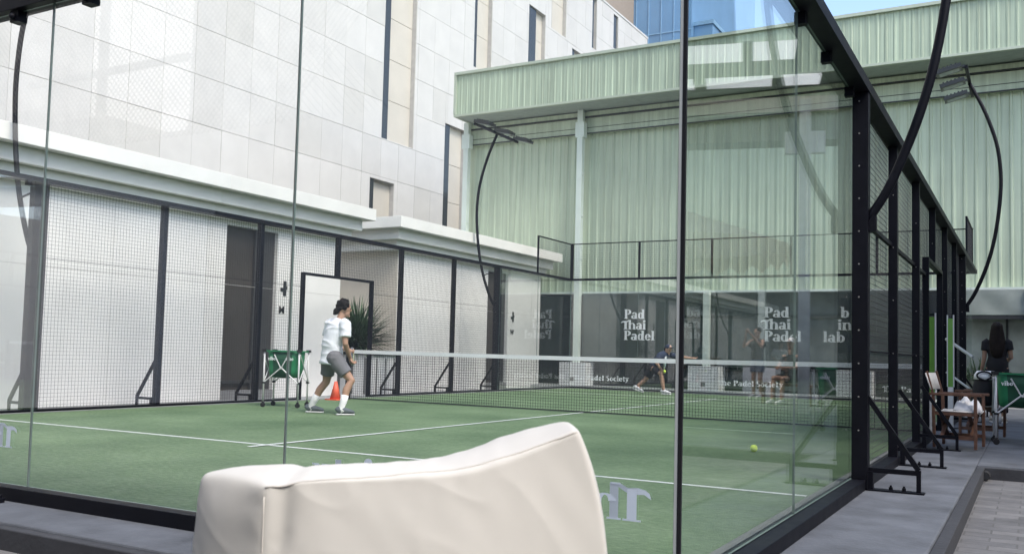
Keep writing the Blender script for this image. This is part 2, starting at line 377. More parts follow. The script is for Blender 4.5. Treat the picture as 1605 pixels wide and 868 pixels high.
ln_ = MB(); ln_.face([(11.5, 8.86, -.034), (13.3, 8.86, -.034), (13.3, 8.95, -.034), (11.5, 8.95, -.034)]); tag(ln_.build('painted_line', linem), kind='structure')
# ------------------------------------------------------------------ court enclosure
H = 2.975
def glass_panel(parent, ax, fix, a0, a1, z0, z1, m=None, corner=None):
    b = MB(); t = .006
    if ax == 'x': b.box(a0, a1, fix-t, fix+t, z0, z1); gl = (2, 4)
    else: b.box(fix-t, fix+t, a0, a1, z0, z1); gl = (3, 5)
    for i in range(6): b.mi[i] = 0 if i in gl else 1
    return b.build('glass_panel', [m or glass, edgeg], parent)
def wire_bay(parent, ax, fix, a0, a1, z0, z1, t=.0042, sp=.05):
    b = MB()
    def P(a, z): return (a, fix, z) if ax == 'x' else (fix, a, z)
    n = max(1, round((a1-a0)/sp))
    for i in range(n+1): a = a0+(a1-a0)*i/n; b.wire(P(a, z0), P(a, z1), t, 2)
    n = max(1, round((z1-z0)/sp))
    for i in range(n+1): z = z0+(z1-z0)*i/n; b.wire(P(a0, z), P(a1, z), t, 0 if ax == 'x' else 1)
    return b.build('wire_mesh', wire, parent)

# near end wall, all glass
nw = empty('glass_wall', (5, 0, 0), 'near glass end wall of the padel court with black base beam, seen from just outside', 'glass wall')
nw.location = (0, 0, 0)
for i in range(5):
    a0 = i*2+.004; a1 = i*2+1.996 if i < 4 else 9.985
    glass_panel(nw, 'x', 0, a0, a1, .05, 2.97)
b = MB(); b.box(-.06, 9.985, -.05, .04, -.045, .040); b.build('base_beam', black, nw, bevel=.004)
b = MB(); b.box(-.08, 9.97, -.05, .07, 2.972, 3.05); b.box(-.08, 9.97, -.055, -.045, 2.972, 3.056); b.build('top_beam', black, nw, bevel=.003)
for i in range(1, 5):
    b = MB(); b.box(i*2-.0038, i*2+.0038, -.004, .004, .06, 2.968); b.build('joint_seal', gdark, nw)
for i in range(5):
    for dx in (.35, 1.65):
        x = i*2+dx; b = MB(); b.box(x-.04, x+.04, -.035, .03, 2.90, 2.97); b.ell((x, -.045, 2.93), .022); b.build('glass_clamp', black, nw)
b = MB(); b.tube([(5.9, -.11, -.04), (5.9, -.11, -.015)], .03, 10); b.tube([(5.9, -.11, -.015), (5.9, -.11, .005)], .015, 8); b.build('anchor_bolt', black, nw)
text('yteicoS ledaP ehT'[::-1], (9.86, -.0075, .265), .145, (-1, 0, 0), (0, 0, 1), decal, nw, squeeze=1.22)
text('The Padel Society', (5.84, -.0075, .265), .145, (-1, 0, 0), (0, 0, 1), decal, nw, squeeze=1.22)
b = MB(); b.box(9.986, 9.9985, -.006, .006, .05, 2.972); b.build('corner_trim', alu, nw)
b = MB(); b.box(9.9988, 10.014, -.007, .007, .0, 2.972); b.build('corner_seal', silicone, nw)

# far end wall
fw = empty('glass_wall', (0, 0, 0), 'far glass end wall of the padel court with wire mesh above it, in front of the green warehouse', 'glass wall')
for i in range(5): glass_panel(fw, 'x', 20, i*2+.004, i*2+1.996, .04, 2.97)
b = MB(); b.box(-.06, 10.06, 19.96, 20.08, -.045, .04); b.build('base_beam', black, fw)
b = MB(); b.box(-.05, 10.12, 19.97, 20.06, 2.972, 3.03); b.build('rail', black, fw)
b = MB(); b.box(-.05, 10.05, 20.0, 20.025, 3.985, 4.01); b.build('top_rail', black, fw)
for i in range(6):
    b = MB(); ww = .025 if 0 < i < 5 else .04; b.box(i*2-ww, i*2+ww, 20.0, 20.05, 3.03, 3.985); b.build('upright', black, fw)
for i in range(5): wire_bay(fw, 'x', 20.03, i*2+.03, i*2+1.97, 3.03, 3.98, .003, .05)
for x in (.15, 4.22, 8.15): text('The Padel Society', (x, 19.992, .235), .145, (1, 0, 0), (0, 0, 1), decalw, fw, squeeze=1.18)

def brace(parent, X, sg, Y):
    b = MB(); x = lambda d: X+sg*d
    b.bar((x(.10), Y, .66), (x(.46), Y, .13), .035, .04, up=(0, 1, 0)); b.bar((x(.08), Y, .11), (x(.475), Y, .11), .035, .035, up=(0, 1, 0))
    b.bar((x(.46), Y, .13), (x(.46), Y, -.03), .03, .03); b.bar((x(.13), Y, .1), (x(.13), Y, -.03), .06, .04)
    b.box(min(x(.05), x(.50)), max(x(.05), x(.50)), Y-.05, Y+.05, -.039, -.028)
    f_ = b.build('brace_foot', black, parent)
    for d in (.27, .36): b = MB(); b.tube([(x(d), Y, -.028), (x(d), Y, -.005)], .014, 8); b.tube([(x(d), Y, -.005), (x(d), Y, .008)], .008, 6); b.build('anchor_bolt', black, f_)
    return f_
def side(X, sg, label, dy0, dy1, near_glass, midrail):
    root = empty('mesh_fence', (0, 0, 0), label, 'fence')
    gm = glassside if sg > 0 else glass
    for a0, a1 in ((.014, 1.996), (2.004, 3.99), (16.01, 17.996), (18.004, 19.988)): glass_panel(root, 'y', X, a0, a1, .04, 2.97, gm)
    xa, xb = sorted((X-sg*.04, X+sg*.10)); b = MB(); b.box(xa, xb, .05, dy0-.03, -.044, .035); b.box(xa, xb, dy1+.03, 19.95, -.044, .035); b.build('base_beam', black, root, bevel=.004)
    xa, xb = sorted((X-sg*.02, X+sg*.12)); b = MB(); b.box(xa, xb, -.04, 20.05, 2.972, 3.03)
    xc, xd = sorted((X+sg*.112, X+sg*.124)); b.box(xc, xd, -.04, 20.05, 2.968, 3.05); b.build('top_beam', black, root)
    for Y in (2, 18):
        b = MB(); b.box(X-.004, X+.004, Y-.0038, Y+.0038, .05, 2.968); b.build('joint_seal', gdark, root)
    for Y in (.5, 1.3, 2.1, 2.9, 3.8):
        b = MB(); xa, xb = sorted((X-sg*.03, X+sg*.035)); b.box(xa, xb, Y-.03, Y+.03, 2.90, 2.972); b.build('glass_clamp', black, root)
    for Y in (4, 16):
        b = MB(); xa, xb = sorted((X+sg*.0, X+sg*.115)); b.box(xa, xb, Y-.05 if sg > 0 else Y-.1, Y+.05 if sg > 0 else Y+.1, -.04, 2.972)
        for k in range(11): b.ell((X+sg*.05, Y-.049 if sg > 0 else Y-.099, .4+k*.25), .008, mi=1, n=6)
        b.build('post', [black, gdark], root, bevel=.004)
    for Y in (6, 8, 10, 12, 14):
        b = MB(); z0 = 2.25 if Y == 10 else -.04; xa, xb = sorted((X+sg*.005, X+sg*.085)); b.box(xa, xb, Y-.04, Y+.04, z0, 2.972)
        for k in range(5):
            if z0 < .5+k*.5: b.ell((X+sg*.05, Y-.04, .5+k*.5), .006, mi=1, n=6)
        b.build('post', [black, gdark], root)
    b = MB(); xa, xb = sorted((X-sg*.01, X+sg*.07))
    b.box(xa, xb, dy0-.045, dy0, -.04, 2.25); b.box(xa, xb, dy1, dy1+.045, -.04, 2.25); b.box(xa, xb, dy0, dy1, 2.205, 2.2505); b.build('door_frame', black, root)
    xm = X+sg*.0
    for a0, a1, z0, z1 in ((4.07, 5.96, .04, 2.97), (6.04, 7.96, .04, 2.97), (8.04, dy0-.06, .04, 2.97), (dy0-.06, 9.96, 2.25, 2.97), (10.04, dy1+.06, 2.25, 2.97), (dy1+.06, 11.96, .04, 2.97), (12.04, 13.96, .04, 2.97), (14.04, 15.93, .04, 2.97)):
        if a1-a0 > .1: wire_bay(root, 'y', xm, a0, a1, z0, z1, .0031)
    wire_bay(root, 'y', X+sg*.02, 18, 20, 3.03, 3.98, .003)
    b = MB(); b.bar((X+sg*.02, 18, 3.03), (X+sg*.02, 18, 4.0), .04, .04); b.bar((X+sg*.02, 18.02, 3.99), (X+sg*.02, 20, 3.99), .03, .03); b.build('upper_frame', black, root)
    if midrail:
        for z, t in ((2.03, .035), (1.0, .014)):
            for a0, a1 in ((4.07, 5.96), (6.04, 7.96), (8.04, dy0-.06)): b = MB(); b.box(X+.006, X+.006+t, a0, a1, z-t/2, z+t/2); b.build('mid_rail', black, root)
    else:
        for a0, a1 in ((4.1, 5.96), (6.04, 7.96), (8.04, dy0-.06), (dy1+.06, 11.96), (12.04, 13.96), (14.04, 15.93)): b = MB(); b.box(X-.016, X-.006, a0, a1, 1.993, 1.999); b.build('mid_rail', black, root)
    for Y in (4, 6, 8, 12, 14, 16): brace(root, X, sg, Y)
    return root
side(0, -1, 'long black wire mesh side fence in front of the white pavilions', 9.08, 11.0, True, False)
side(10, 1, 'long black side fence running away along the concrete walkway at the right, seen edge on', 9.3, 11.3, True, True)

# ------------------------------------------------------------------ net
nr = empty('padel_net', (0, 0, 0), 'black padel net with a white top tape stretched across the green court', 'net')
zt = lambda x: .885+.02*((x-5)/5)**2
b = MB(); n = 208
for i in range(n+1):
    x = .34+(9.93-.34)*i/n; b.wire((x, 10, .02), (x, 10, zt(x)-.05), .0042, 2)
for k in range(19):
    z = .025+k*.0445
    for i in range(8):
        x0 = .34+i*(9.59/8); x1 = x0+9.59/8; b.wire((x0, 10, z), (x1, 10, z), .0042, 0)
b.build('net_mesh', netb, nr)
b = MB()
for i in range(16):
    x0 = .34+i*(9.59/16); x1 = x0+9.59/16
    k = len(b.v)
    b.v += [(x, y, z) for x, y, z in [(x0, 9.988, zt(x0)-.065), (x1, 9.988, zt(x1)-.065), (x1, 10.012, zt(x1)-.065), (x0, 10.012, zt(x0)-.065), (x0, 9.99, zt(x0)), (x1, 9.99, zt(x1)), (x1, 10.01, zt(x1)), (x0, 10.01, zt(x0))]]
    for f in ((0, 3, 2, 1), (4, 5, 6, 7), (0, 1, 5, 4), (2, 3, 7, 6)): b.f.append(tuple(k+q for q in f)); b.mi.append(0)
b.build('top_tape', tapem, nr)
b = MB(); b.box(.34, 9.93, 9.992, 10.008, .012, .03); b.build('bottom_cord', netb, nr)
for x in (.30, 9.96): b = MB(); b.box(x-.035, x+.035, 9.96, 10.04, -.035, .92); b.build('net_post', black, nr, bevel=.004)

# ------------------------------------------------------------------ flood light poles
prof = [(.10, 1.98), (.24, 2.2), (.36, 2.47), (.47, 2.77), (.57, 3.14), (.65, 3.6), (.70, 4.1), (.705, 4.5), (.66, 4.95), (.56, 5.35), (.40, 5.8), (.19, 6.25)]
def pole(X, sg, Y, label):
    r_ = empty('light_pole', (X, Y, 0), label, 'floodlight pole', 'curved floodlight poles fixed to the court posts')
    pts = []
    for i in range(len(prof)-1):
        for k in range(3):
            t = k/3; p0 = prof[max(i-1, 0)]; p1 = prof[i]; p2 = prof[i+1]; p3 = prof[min(i+2, len(prof)-1)]
            f = lambda j: .5*(2*p1[j]+(p2[j]-p0[j])*t+(2*p0[j]-5*p1[j]+4*p2[j]-p3[j])*t*t+(3*p1[j]-p0[j]-3*p2[j]+p3[j])*t**3)
            pts.append((sg*f(0), 0, f(1)))
    pts.append((sg*prof[-1][0], 0, prof[-1][1]))
    b = MB(); b.tube(pts, .034, 12); b.build('curved_tube', black, r_, smooth=True)
    b = MB(); b.box(-.05*1+sg*.12, .05+sg*.12, -.03, .03, 1.9, 2.02); b.build('bracket', black, r_)
    if sg < 0: b = MB(); b.bar((sg*.1, 0, 2.88), (sg*.46, 0, 2.8), .02, .02); b.build('strut', black, r_)
    b = MB(); b.bar((sg*.19, -1.05, 6.28), (sg*.19, 1.05, 6.28), .05, .06); b.build('cross_arm', black, r_)
    for y in (-.95, 0, .95):
        h = MB(); rot = Matrix.Rotation(sg*R(-14), 3, 'Y'); c = Vector((sg*-.06, y, 6.27))
        def bx(x0, x1, y0, y1, z0, z1, mi):
            k = len(h.v); h.box(x0, x1, y0, y1, z0, z1, mi)
            h.v[k:] = [tuple(c+rot @ Vector(v)) for v in h.v[k:]]
        bx(-.21, .13, -.10, .10, -.036, -.0305, 0); lens = h.build('lens', lampm, r_); h = MB(); bx(-.26, .18, -.15, .15, -.03, .045, 0)
        for q in range(5): bx(-.2+q*.07, -.17+q*.07, -.13, .13, .045, .07, 0)
        bx(.15, .24, -.03, .03, -.02, .02, 0)
        lens.parent = h.build('flood_lamp', lampb, r_)
    return r_
pole(10, 1, 4, 'curved black floodlight pole rising from the thick corner post nearest the camera at the right')
pole(10, 1, 16, 'curved black floodlight pole with three lamps at the far end of the right fence')
pole(0, -1, 4, 'curved black floodlight pole at the left edge of the picture behind the near glass')
pole(0, -1, 16, 'curved black floodlight pole with three lamps beside the far door of the white pavilion')

# ------------------------------------------------------------------ warehouse
wh = empty('warehouse', (0, 0, 0), 'pale green corrugated metal warehouse closing the far end of the court', 'warehouse')
def corrugate(x0, x1, y, z0, z1, pitch, depth, name, top=.45, mat=green):
    b = MB(); x = x0; prev = None; pts = []
    while x < x1:
        pts += [(x, y), (x+pitch*.62, y), (x+pitch*.70, y-depth), (x+pitch*.86, y-depth), (x+pitch*.94, y)]; x += pitch
    for a, c in zip(pts, pts[1:]): b.face([(a[0], a[1], z0), (c[0], c[1], z0), (c[0], c[1], z1), (a[0], a[1], z1)])
    o = b.build(name, mat, wh)
    m = o.modifiers.new('s', 'SOLIDIFY'); m.thickness = .002
    return o
corrugate(-4.4, 26, 21.55, 2.76, 7.47, .25, .028, 'wall_cladding')
corrugate(-4.2, 26, 20.36, 8.19, 9.42, .20, .016, 'fascia_cladding', mat=green2)
b = MB(); b.box(-4.27, 26, 20.30, 20.40, 8.12, 8.185); b.box(-4.27, 26, 20.28, 20.42, 9.42, 9.50); b.box(-4.28, -4.2, 20.29, 20.41, 8.186, 9.419)
b.box(-4.28, -4.2, 20.45, 30, 8.12, 9.5); b.build('fascia_trim', greent, wh)
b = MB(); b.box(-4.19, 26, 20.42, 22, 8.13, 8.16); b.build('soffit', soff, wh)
b = MB(); b.box(-4.4, 26, 21.38, 21.62, 7.47, 7.92); b.box(-4.4, 26, 21.30, 21.62, 7.96, 8.09); b.build('eaves_beam', green, wh)
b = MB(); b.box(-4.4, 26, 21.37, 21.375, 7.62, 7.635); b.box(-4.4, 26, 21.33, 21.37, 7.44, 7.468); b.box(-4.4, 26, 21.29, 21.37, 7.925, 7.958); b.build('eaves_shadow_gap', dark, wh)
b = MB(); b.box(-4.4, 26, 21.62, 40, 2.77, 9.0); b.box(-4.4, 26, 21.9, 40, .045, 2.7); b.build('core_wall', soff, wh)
b = MB(); b.box(-4.4, 26, 20.5, 40, 9.0, 9.3); b.build('roof_deck', greent, wh)
for x, z1 in ((-4.3, 8.12), (-.35, 8.12), (3.52, 2.75), (7.35, 2.75), (11.2, 2.75), (15, 2.75)):
    c = MB(); c.box(x-.085, x+.085, 21.10, 21.27, .7, z1)
    if z1 > 5:
        for k in range(6): c.box(x+.086, x+.12, 21.14, 21.2, 1.2+k*1.25, 1.26+k*1.25)
        c.box(x-.14, x+.14, 21.08, 21.3, 7.3, 7.75)
    c.build('column', greenl, wh)
    if x > -4: c = MB(); c.box(x-.42, x+.42, 20.9, 21.5, .045, .70); c.box(x-.06, x+.06, 20.89, 20.91, .16, .27, mi=1); c.build('column_base', [white, gdark], wh, bevel=.02)
b = MB(); b.box(-4.4, 26, 21.30, 21.56, 2.70, 2.758); b.build('ledge', greenl, wh)
b = MB(); b.box(-4.4, 9.2, 21.84, 21.88, .1, 2.69); b.build('shop_window', shopglass, wh)
b = MB(); b.box(9.21, 26, 21.84, 21.88, .1, 2.69); b.build('shop_window', M('shop_glass_pale', (.24, .265, .245), .12, 0, .45, .9), wh)
b = MB()
for k in range(26): b.box(-4.3+k*1.15, -4.25+k*1.15, 21.78, 21.835, .1, 2.69)
for z in (.05, .62, 2.03): b.box(-4.4, 26, 21.77, 21.832, z, z+.06)
b.build('shop_frame', dark, wh)
b = MB(); b.box(9.2, 26, 21.2, 21.28, 2.0, 2.08); b.build('awning_rail', dark, wh)
b = MB(); b.box(-2.6, -.9, 21.32, 21.36, .3, 2.62); b.build('side_window', shopglass, wh)

# printed banners hung on the warehouse
def banner(x0, x1, z0, z1, label, mat, seed, group=None, y=21.22):
    b = MB(); nx = int((x1-x0)/.06); nz = 34; k = 0; b.v = []
    for j in range(nz+1):
        for i in range(nx+1):
            x = x0+(x1-x0)*i/nx; z = z0+(z1-z0)*j/nz; t = 1-j/nz; ed = min(1, 3.5*min(i/nx, 1-i/nx))
            dz = noise.noise(Vector((x*1.3+z*1.1+seed, z*.5, seed)))*.07+noise.noise(Vector((x*3.2-z*1.6, z*.7, seed+4)))*.035
            b.v.append((x, y+dz*(.3+.7*min(1, 4*t*(1-t)+.3))*ed, z))
    for j in range(nz):
        for i in range(nx): q = j*(nx+1)+i; b.f.append((q, q+1, q+nx+2, q+nx+1)); b.mi.append(0)
    o = b.build('banner', mat, None, smooth=True)
    m = o.modifiers.new('s', 'SOLIDIFY'); m.thickness = .002
    return tag(o, label, 'banner', group)
banm = M('banner_cloth', (.052, .070, .060), .6, 0, .12, 1.2); banl = M('banner_cloth_light', (.24, .27, .25), .45, 0, .15, 1.5)
ba = banner(-.2, 3.42, .86, 2.70, 'dark green banner with white lettering Pad Thai Padel, hanging behind the lunging player', banm, 1)
bb = banner(3.64, 9.0, .86, 2.70, 'wide dark green banner with two blocks of white lettering, right of the second green column', banm, 5)
bc = banner(9.3, 12.9, 2.09, 2.70, 'short pale grey green banner strip above the walkway at the right', banl, 9)
def logo(x, z, s, lines, mat, parent, dx=(0, -.03, 0)):
    for i, l in enumerate(lines): text(l, (x+dx[i], 21.12, z-(i+1)*s*1.13), s, (1, 0, 0), (0, 0, 1), mat, parent, track=.0, squeeze=1.2)
logo(1.14, 2.27, .265, ('Pad', 'Thai', 'Padel'), decalw, ba)
logo(2.86, 2.33, .265, ('bac', 'icn', 'labs'), decalg, ba, (.1, 0, 0))
logo(5.08, 2.33, .275, ('Pad', 'Thai', 'Padel'), decalw, bb)
logo(6.62, 2.33, .275, ('b', 'in', 'lab'), decalw, bb, (.37, .30, -.05))

# ------------------------------------------------------------------ white pavilions
def pavilion(label, wy0, wy1, cy0, cy1, doors, sign):
    root = empty('pavilion', (0, 0, 0), label, 'building')
    segs = []; y = wy0
    b = MB()
    for d0, d1 in doors: b.box(-4.0, -1.3, y, d0, -.04, 3.18); b.box(-4.0, -1.3005, d0, d1, 3.08, 3.1795); y = d1
    b.box(-4.0, -1.3, y, wy1, -.04, 3.18)
    b.build('wall', pavw, root)
    b = MB()
    yy = wy0+.8
    while yy < wy1:
        if all(not (d0-.2 < yy < d1+.2) for d0, d1 in doors): b.box(-1.301, -1.298, yy-.003, yy+.003, .0, 3.1)
        yy += 1.9
    b.box(-1.301, -1.2975, wy0, wy1, 2.003, 2.009)
    b.build('panel_joint', M('panel_joint', (.5, .49, .47), .8), root)
    for d0, d1 in doors:
        b = MB(); b.box(-1.48, -1.42, d0, d1, .12, 3.08); b.build('door_panel', doorm, root)
        dm = d0+(d1-d0)*.62
        b = MB(); b.box(-1.419, -1.36, dm-.03, dm+.03, .12, 3.08); b.box(-1.419, -1.39, dm+.035, d1, .12, 3.08); b.box(-1.419, -1.37, d0, dm-.031, 1.9-1.66, 1.9-1.60); b.build('door_frame', doord, root)
        b = MB(); b.box(-1.48, -1.29, d0, d1, -.04, .12); b.build('threshold', plinth, root)
    for x, z0, z1 in ((-.80, 3.61, 3.853), (-1.0, 3.38, 3.609), (-1.15, 3.16, 3.379)):
        i = -.80-x
        b = MB(); b.box(-4.0-x*.05, x, cy0+i, cy1-i, z0, z1); b.build('cornice', pavc, root, bevel=.006)
    if sign:
        yy, z = sign
        b = MB(); b.box(-1.298, -1.285, yy+.03, yy+.10, z-.10, z+.18); b.box(-1.298, -1.285, yy-.05, yy+.029, z-.02, z+.05); b.box(-1.298, -1.285, yy+.101, yy+.13, z+.02, z+.09); b.build('restroom_symbol', dark, root)
        fc = bpy.data.curves.new('letter', 'FONT'); fc.body = 'M' if yy < 12 else 'W'; fc.size = .20; fc.extrude = .004; fc.offset = .003
        t = bpy.data.objects.new('sign_letter', fc); C.objects.link(t); bpy.context.view_layer.update()
        me = bpy.data.meshes.new_from_object(t.evaluated_get(bpy.context.evaluated_depsgraph_get())); bpy.data.objects.remove(t)
        me.materials.clear(); me.materials.append(dark)
        o = bpy.data.objects.new('sign_letter', me); C.objects.link(o); o.parent = root
        o.matrix_world = Matrix(((0, 0, 1, -1.29), (1, 0, 0, yy-.08), (0, 1, 0, z-.44), (0, 0, 0, 1)))
    return root
pavilion('long low white pavilion with stepped cornice and a brown door, nearest along the left side', -8, 11.61, -8.5, 12.1, [(8.44, 9.74)], (9.90, 2.0))
pavilion('second low white pavilion with stepped cornice, beyond the plant at the left', 13.61, 20.65, 12.99, 21.05, [(17.63, 18.73)], (18.96, 1.87))
b = MB(); b.box(-4, -1.301, 13.595, 13.609, -.03, 3.15); tag(b.build('warm_lit_wall', beige), 'side wall of the second white pavilion behind the spiky plant, warm light painted beige', 'wall panel')  # white wall face coloured beige to carry the warm light on it

# ------------------------------------------------------------------ high rise
hr = empty('high_rise', (0, 0, 0), 'tall white stone clad building rising behind the white pavilions', 'building')
HX = -10.0
rec = [(24.2, 26.25, 8.86, 22, .35), (23.6, 25.1, 4.0, 7.25, .35), (28.5, 30.1, 4.0, 10.4, .3), (30.6, 32.1, 13.4, 22, .35), (35.6, 37.35, 14.9, 17.9, .5), (38.0, 39.7, 17.5, 22, .1), (40.5, 41.9, 15.5, 17.2, .3), (43.0, 43.6, 18.0, 20.9, .6), (46.0, 46.7, 18.9, 20.9, .9), (34.0, 35.2, 18.7, 22, .1)]
def sub(rects, c):
    out = []
    for (a0, a1, z0, z1) in rects:
        b0, b1, c0, c1 = c[:4]
        if b1 <= a0 or b0 >= a1 or c1 <= z0 or c0 >= z1: out.append((a0, a1, z0, z1)); continue
        if b0 > a0: out.append((a0, b0, z0, z1))
        if b1 < a1: out.append((b1, a1, z0, z1))
        m0, m1 = max(a0, b0), min(a1, b1)
        if c0 > z0: out.append((m0, m1, z0, c0))
        if c1 < z1: out.append((m0, m1, c1, z1))
    return out
TZ = 21.1
b = MB(); rnd = random.Random(3); y = 24.2-1.12*52
while y < 51.4:
    z = 7.38-1.43*5
    while z < TZ:
        rs = [(y, min(y+1.12, 51.5), z, min(z+1.43, TZ))]
        for c in rec: rs = sub(rs, c)
        k = rnd.choice((0, 0, 0, 1, 2, 2, 3))
        for (a0, a1, z0, z1) in rs:
            if a1-a0 > .03 and z1-z0 > .03: b.box(HX-.03, HX+rnd.uniform(-.004, .004), a0+.005, a1-.005, z0+.006, z1-.006, mi=k)
        z += 1.43
    y += 1.12
b.build('stone_cladding', tile, hr)
rects = [(-34.0, 51.5, .0, TZ-.02)]
for c in rec: rects = sub(rects, c)
b = MB()
for (a0, a1, z0, z1) in rects: b.box(HX-.6, HX-.028, a0, a1, z0, z1)
b.build('backing_wall', joint, hr)
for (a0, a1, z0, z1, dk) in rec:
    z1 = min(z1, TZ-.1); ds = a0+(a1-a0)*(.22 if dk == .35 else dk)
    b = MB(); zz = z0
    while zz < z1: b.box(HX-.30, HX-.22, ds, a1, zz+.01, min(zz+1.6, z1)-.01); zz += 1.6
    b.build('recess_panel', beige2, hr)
    b = MB(); b.box(HX-.12, HX-.08, a0+.01, ds, z0+.01, z1-.01)
    if dk not in (.35,): pass
    b.build('slot_window', winm, hr)
b = MB(); b.box(HX-22, HX-.6, -34, 51.4, 0, TZ-.05); b.build('core', joint, hr)
b = MB(); b.box(HX-.7, HX+.03, -34, 51.53, TZ, TZ+.12); b.build('parapet_coping', tile[2], hr)

tw = empty('glass_tower', (0, 0, 0), 'blue glass office block standing behind the white high rise', 'building')
b = MB(); b.box(-22, -10.62, 62, 80, 0, 40); b.box(-10.6, -9.2, 62.6, 80, 0, 25.6); b.build('curtain_wall', blueglass, tw)
b = MB()
for k in range(12):
    for z in range(3): pass
for k in range(12): b.box(-22+k*1.0, -21.94+k*1.0, 61.94, 61.995, 0, 40)
for k in range(13): b.box(-22, -10.62, 61.95, 61.996, k*3.0+1.2, k*3.0+1.28)
b.box(-10.7, -9.1, 62.5, 70, 25.61, 25.9)
b.build('mullion_grid', bluegl, tw)
bt = MB(); bt.box(-19, -15.2, 55, 70, 0, 40); bt.box(-15.6, -15.19, 54.9, 54.99, 0, 40)
tag(bt.build('stone_tower', browns), 'brown stone tower block seen between the white high rise and the blue glass', 'building')

# ------------------------------------------------------------------ plant and planter in the gap
pl_ = MB(); pl_.box(-2.2, -.55, 11.85, 12.7, -.04, .80)
for k in range(5): pl_.box(-2.15+k*.34, -2.09+k*.34, 11.838, 11.8495, .0, .74, mi=1)
for k in range(3): pl_.box(-.5495, -.54, 11.93+k*.3, 11.97+k*.3, 0, .74, mi=1)
pl_.box(-2.24, -.51, 11.81, 12.74, .8005, .86, mi=2)
tag(pl_.build('planter_box', [white, gdark, dark]), 'white panelled planter box with a dark top under the spiky plant', 'planter')
def spiky(name, loc, n, ln, wd, label, cat, mat, seed, up=.35, group=None):
    rnd = random.Random(seed); b = MB(); root = Vector((0, 0, 0))
    for i in range(n):
        az = rnd.uniform(0, 2*math.pi); el = rnd.uniform(up*.2, 1.45)**1.15-.12; L_ = ln*rnd.uniform(.65, 1.1); base = Vector((rnd.uniform(-.12, .12), rnd.uniform(-.12, .12), rnd.uniform(0, .5)*ln*.5))
        d = Vector((math.cos(az)*math.cos(el), math.sin(az)*math.cos(el), math.sin(el))); sd_ = Vector((-math.sin(az), math.cos(az), 0)); p = base.copy(); prev = None; droop = rnd.uniform(.05, .35)
        for k in range(6):
            t = k/5; wq = wd*(1-t)**.6*(.6+1.2*t if t < .3 else 1)
            a = p-sd_*wq/2; c = p+sd_*wq/2; m_ = p+Vector((0, 0, -wq*.2))
            if prev: b.face([prev[0], prev[2], m_, a]); b.face([prev[2], prev[1], c, m_])
            prev = (a, c, m_); p = p+d*L_/5; d = (d+Vector((0, 0, -droop*.4))).normalized()
    o = b.build('leaves', mat)
    t = MB(); t.tube([(0, 0, -.1), (0, 0, ln*.35)], [.05, .03], 8)
    r_ = empty(name, loc, label, cat, group); o.parent = r_; t.build('stem', wood, r_)
    return r_
spiky('spiky_plant', (-1.32, 12.25, .9), 560, 1.0, .055, 'dark green spiky leaved plant in the gap between the white pavilions', 'plant', leafm, 4)
spiky('shop_plant', (11.75, 21.5, .55), 70, .75, .07, 'broad leaved green plant at the right edge, against the shop windows', 'plant', leafp, 8)
spiky('shop_plant', (10.1, 21.55, .5), 60, .6, .06, 'small green plant seen left of the walking woman against the shop windows', 'plant', leafp, 9)

# cone
cn = empty('traffic_cone', (.33, 9.62, 0), 'small orange cone on the ground in the open doorway behind the white shirted player', 'cone')
b = MB(); b.tube([(0, 0, .02), (0, 0, .33)], [.10, .025], 16); b.build('cone_body', orange, cn, smooth=True)
b = MB(); b.box(-.13, .13, -.13, .13, 0, .02); b.build('base', orange, cn)

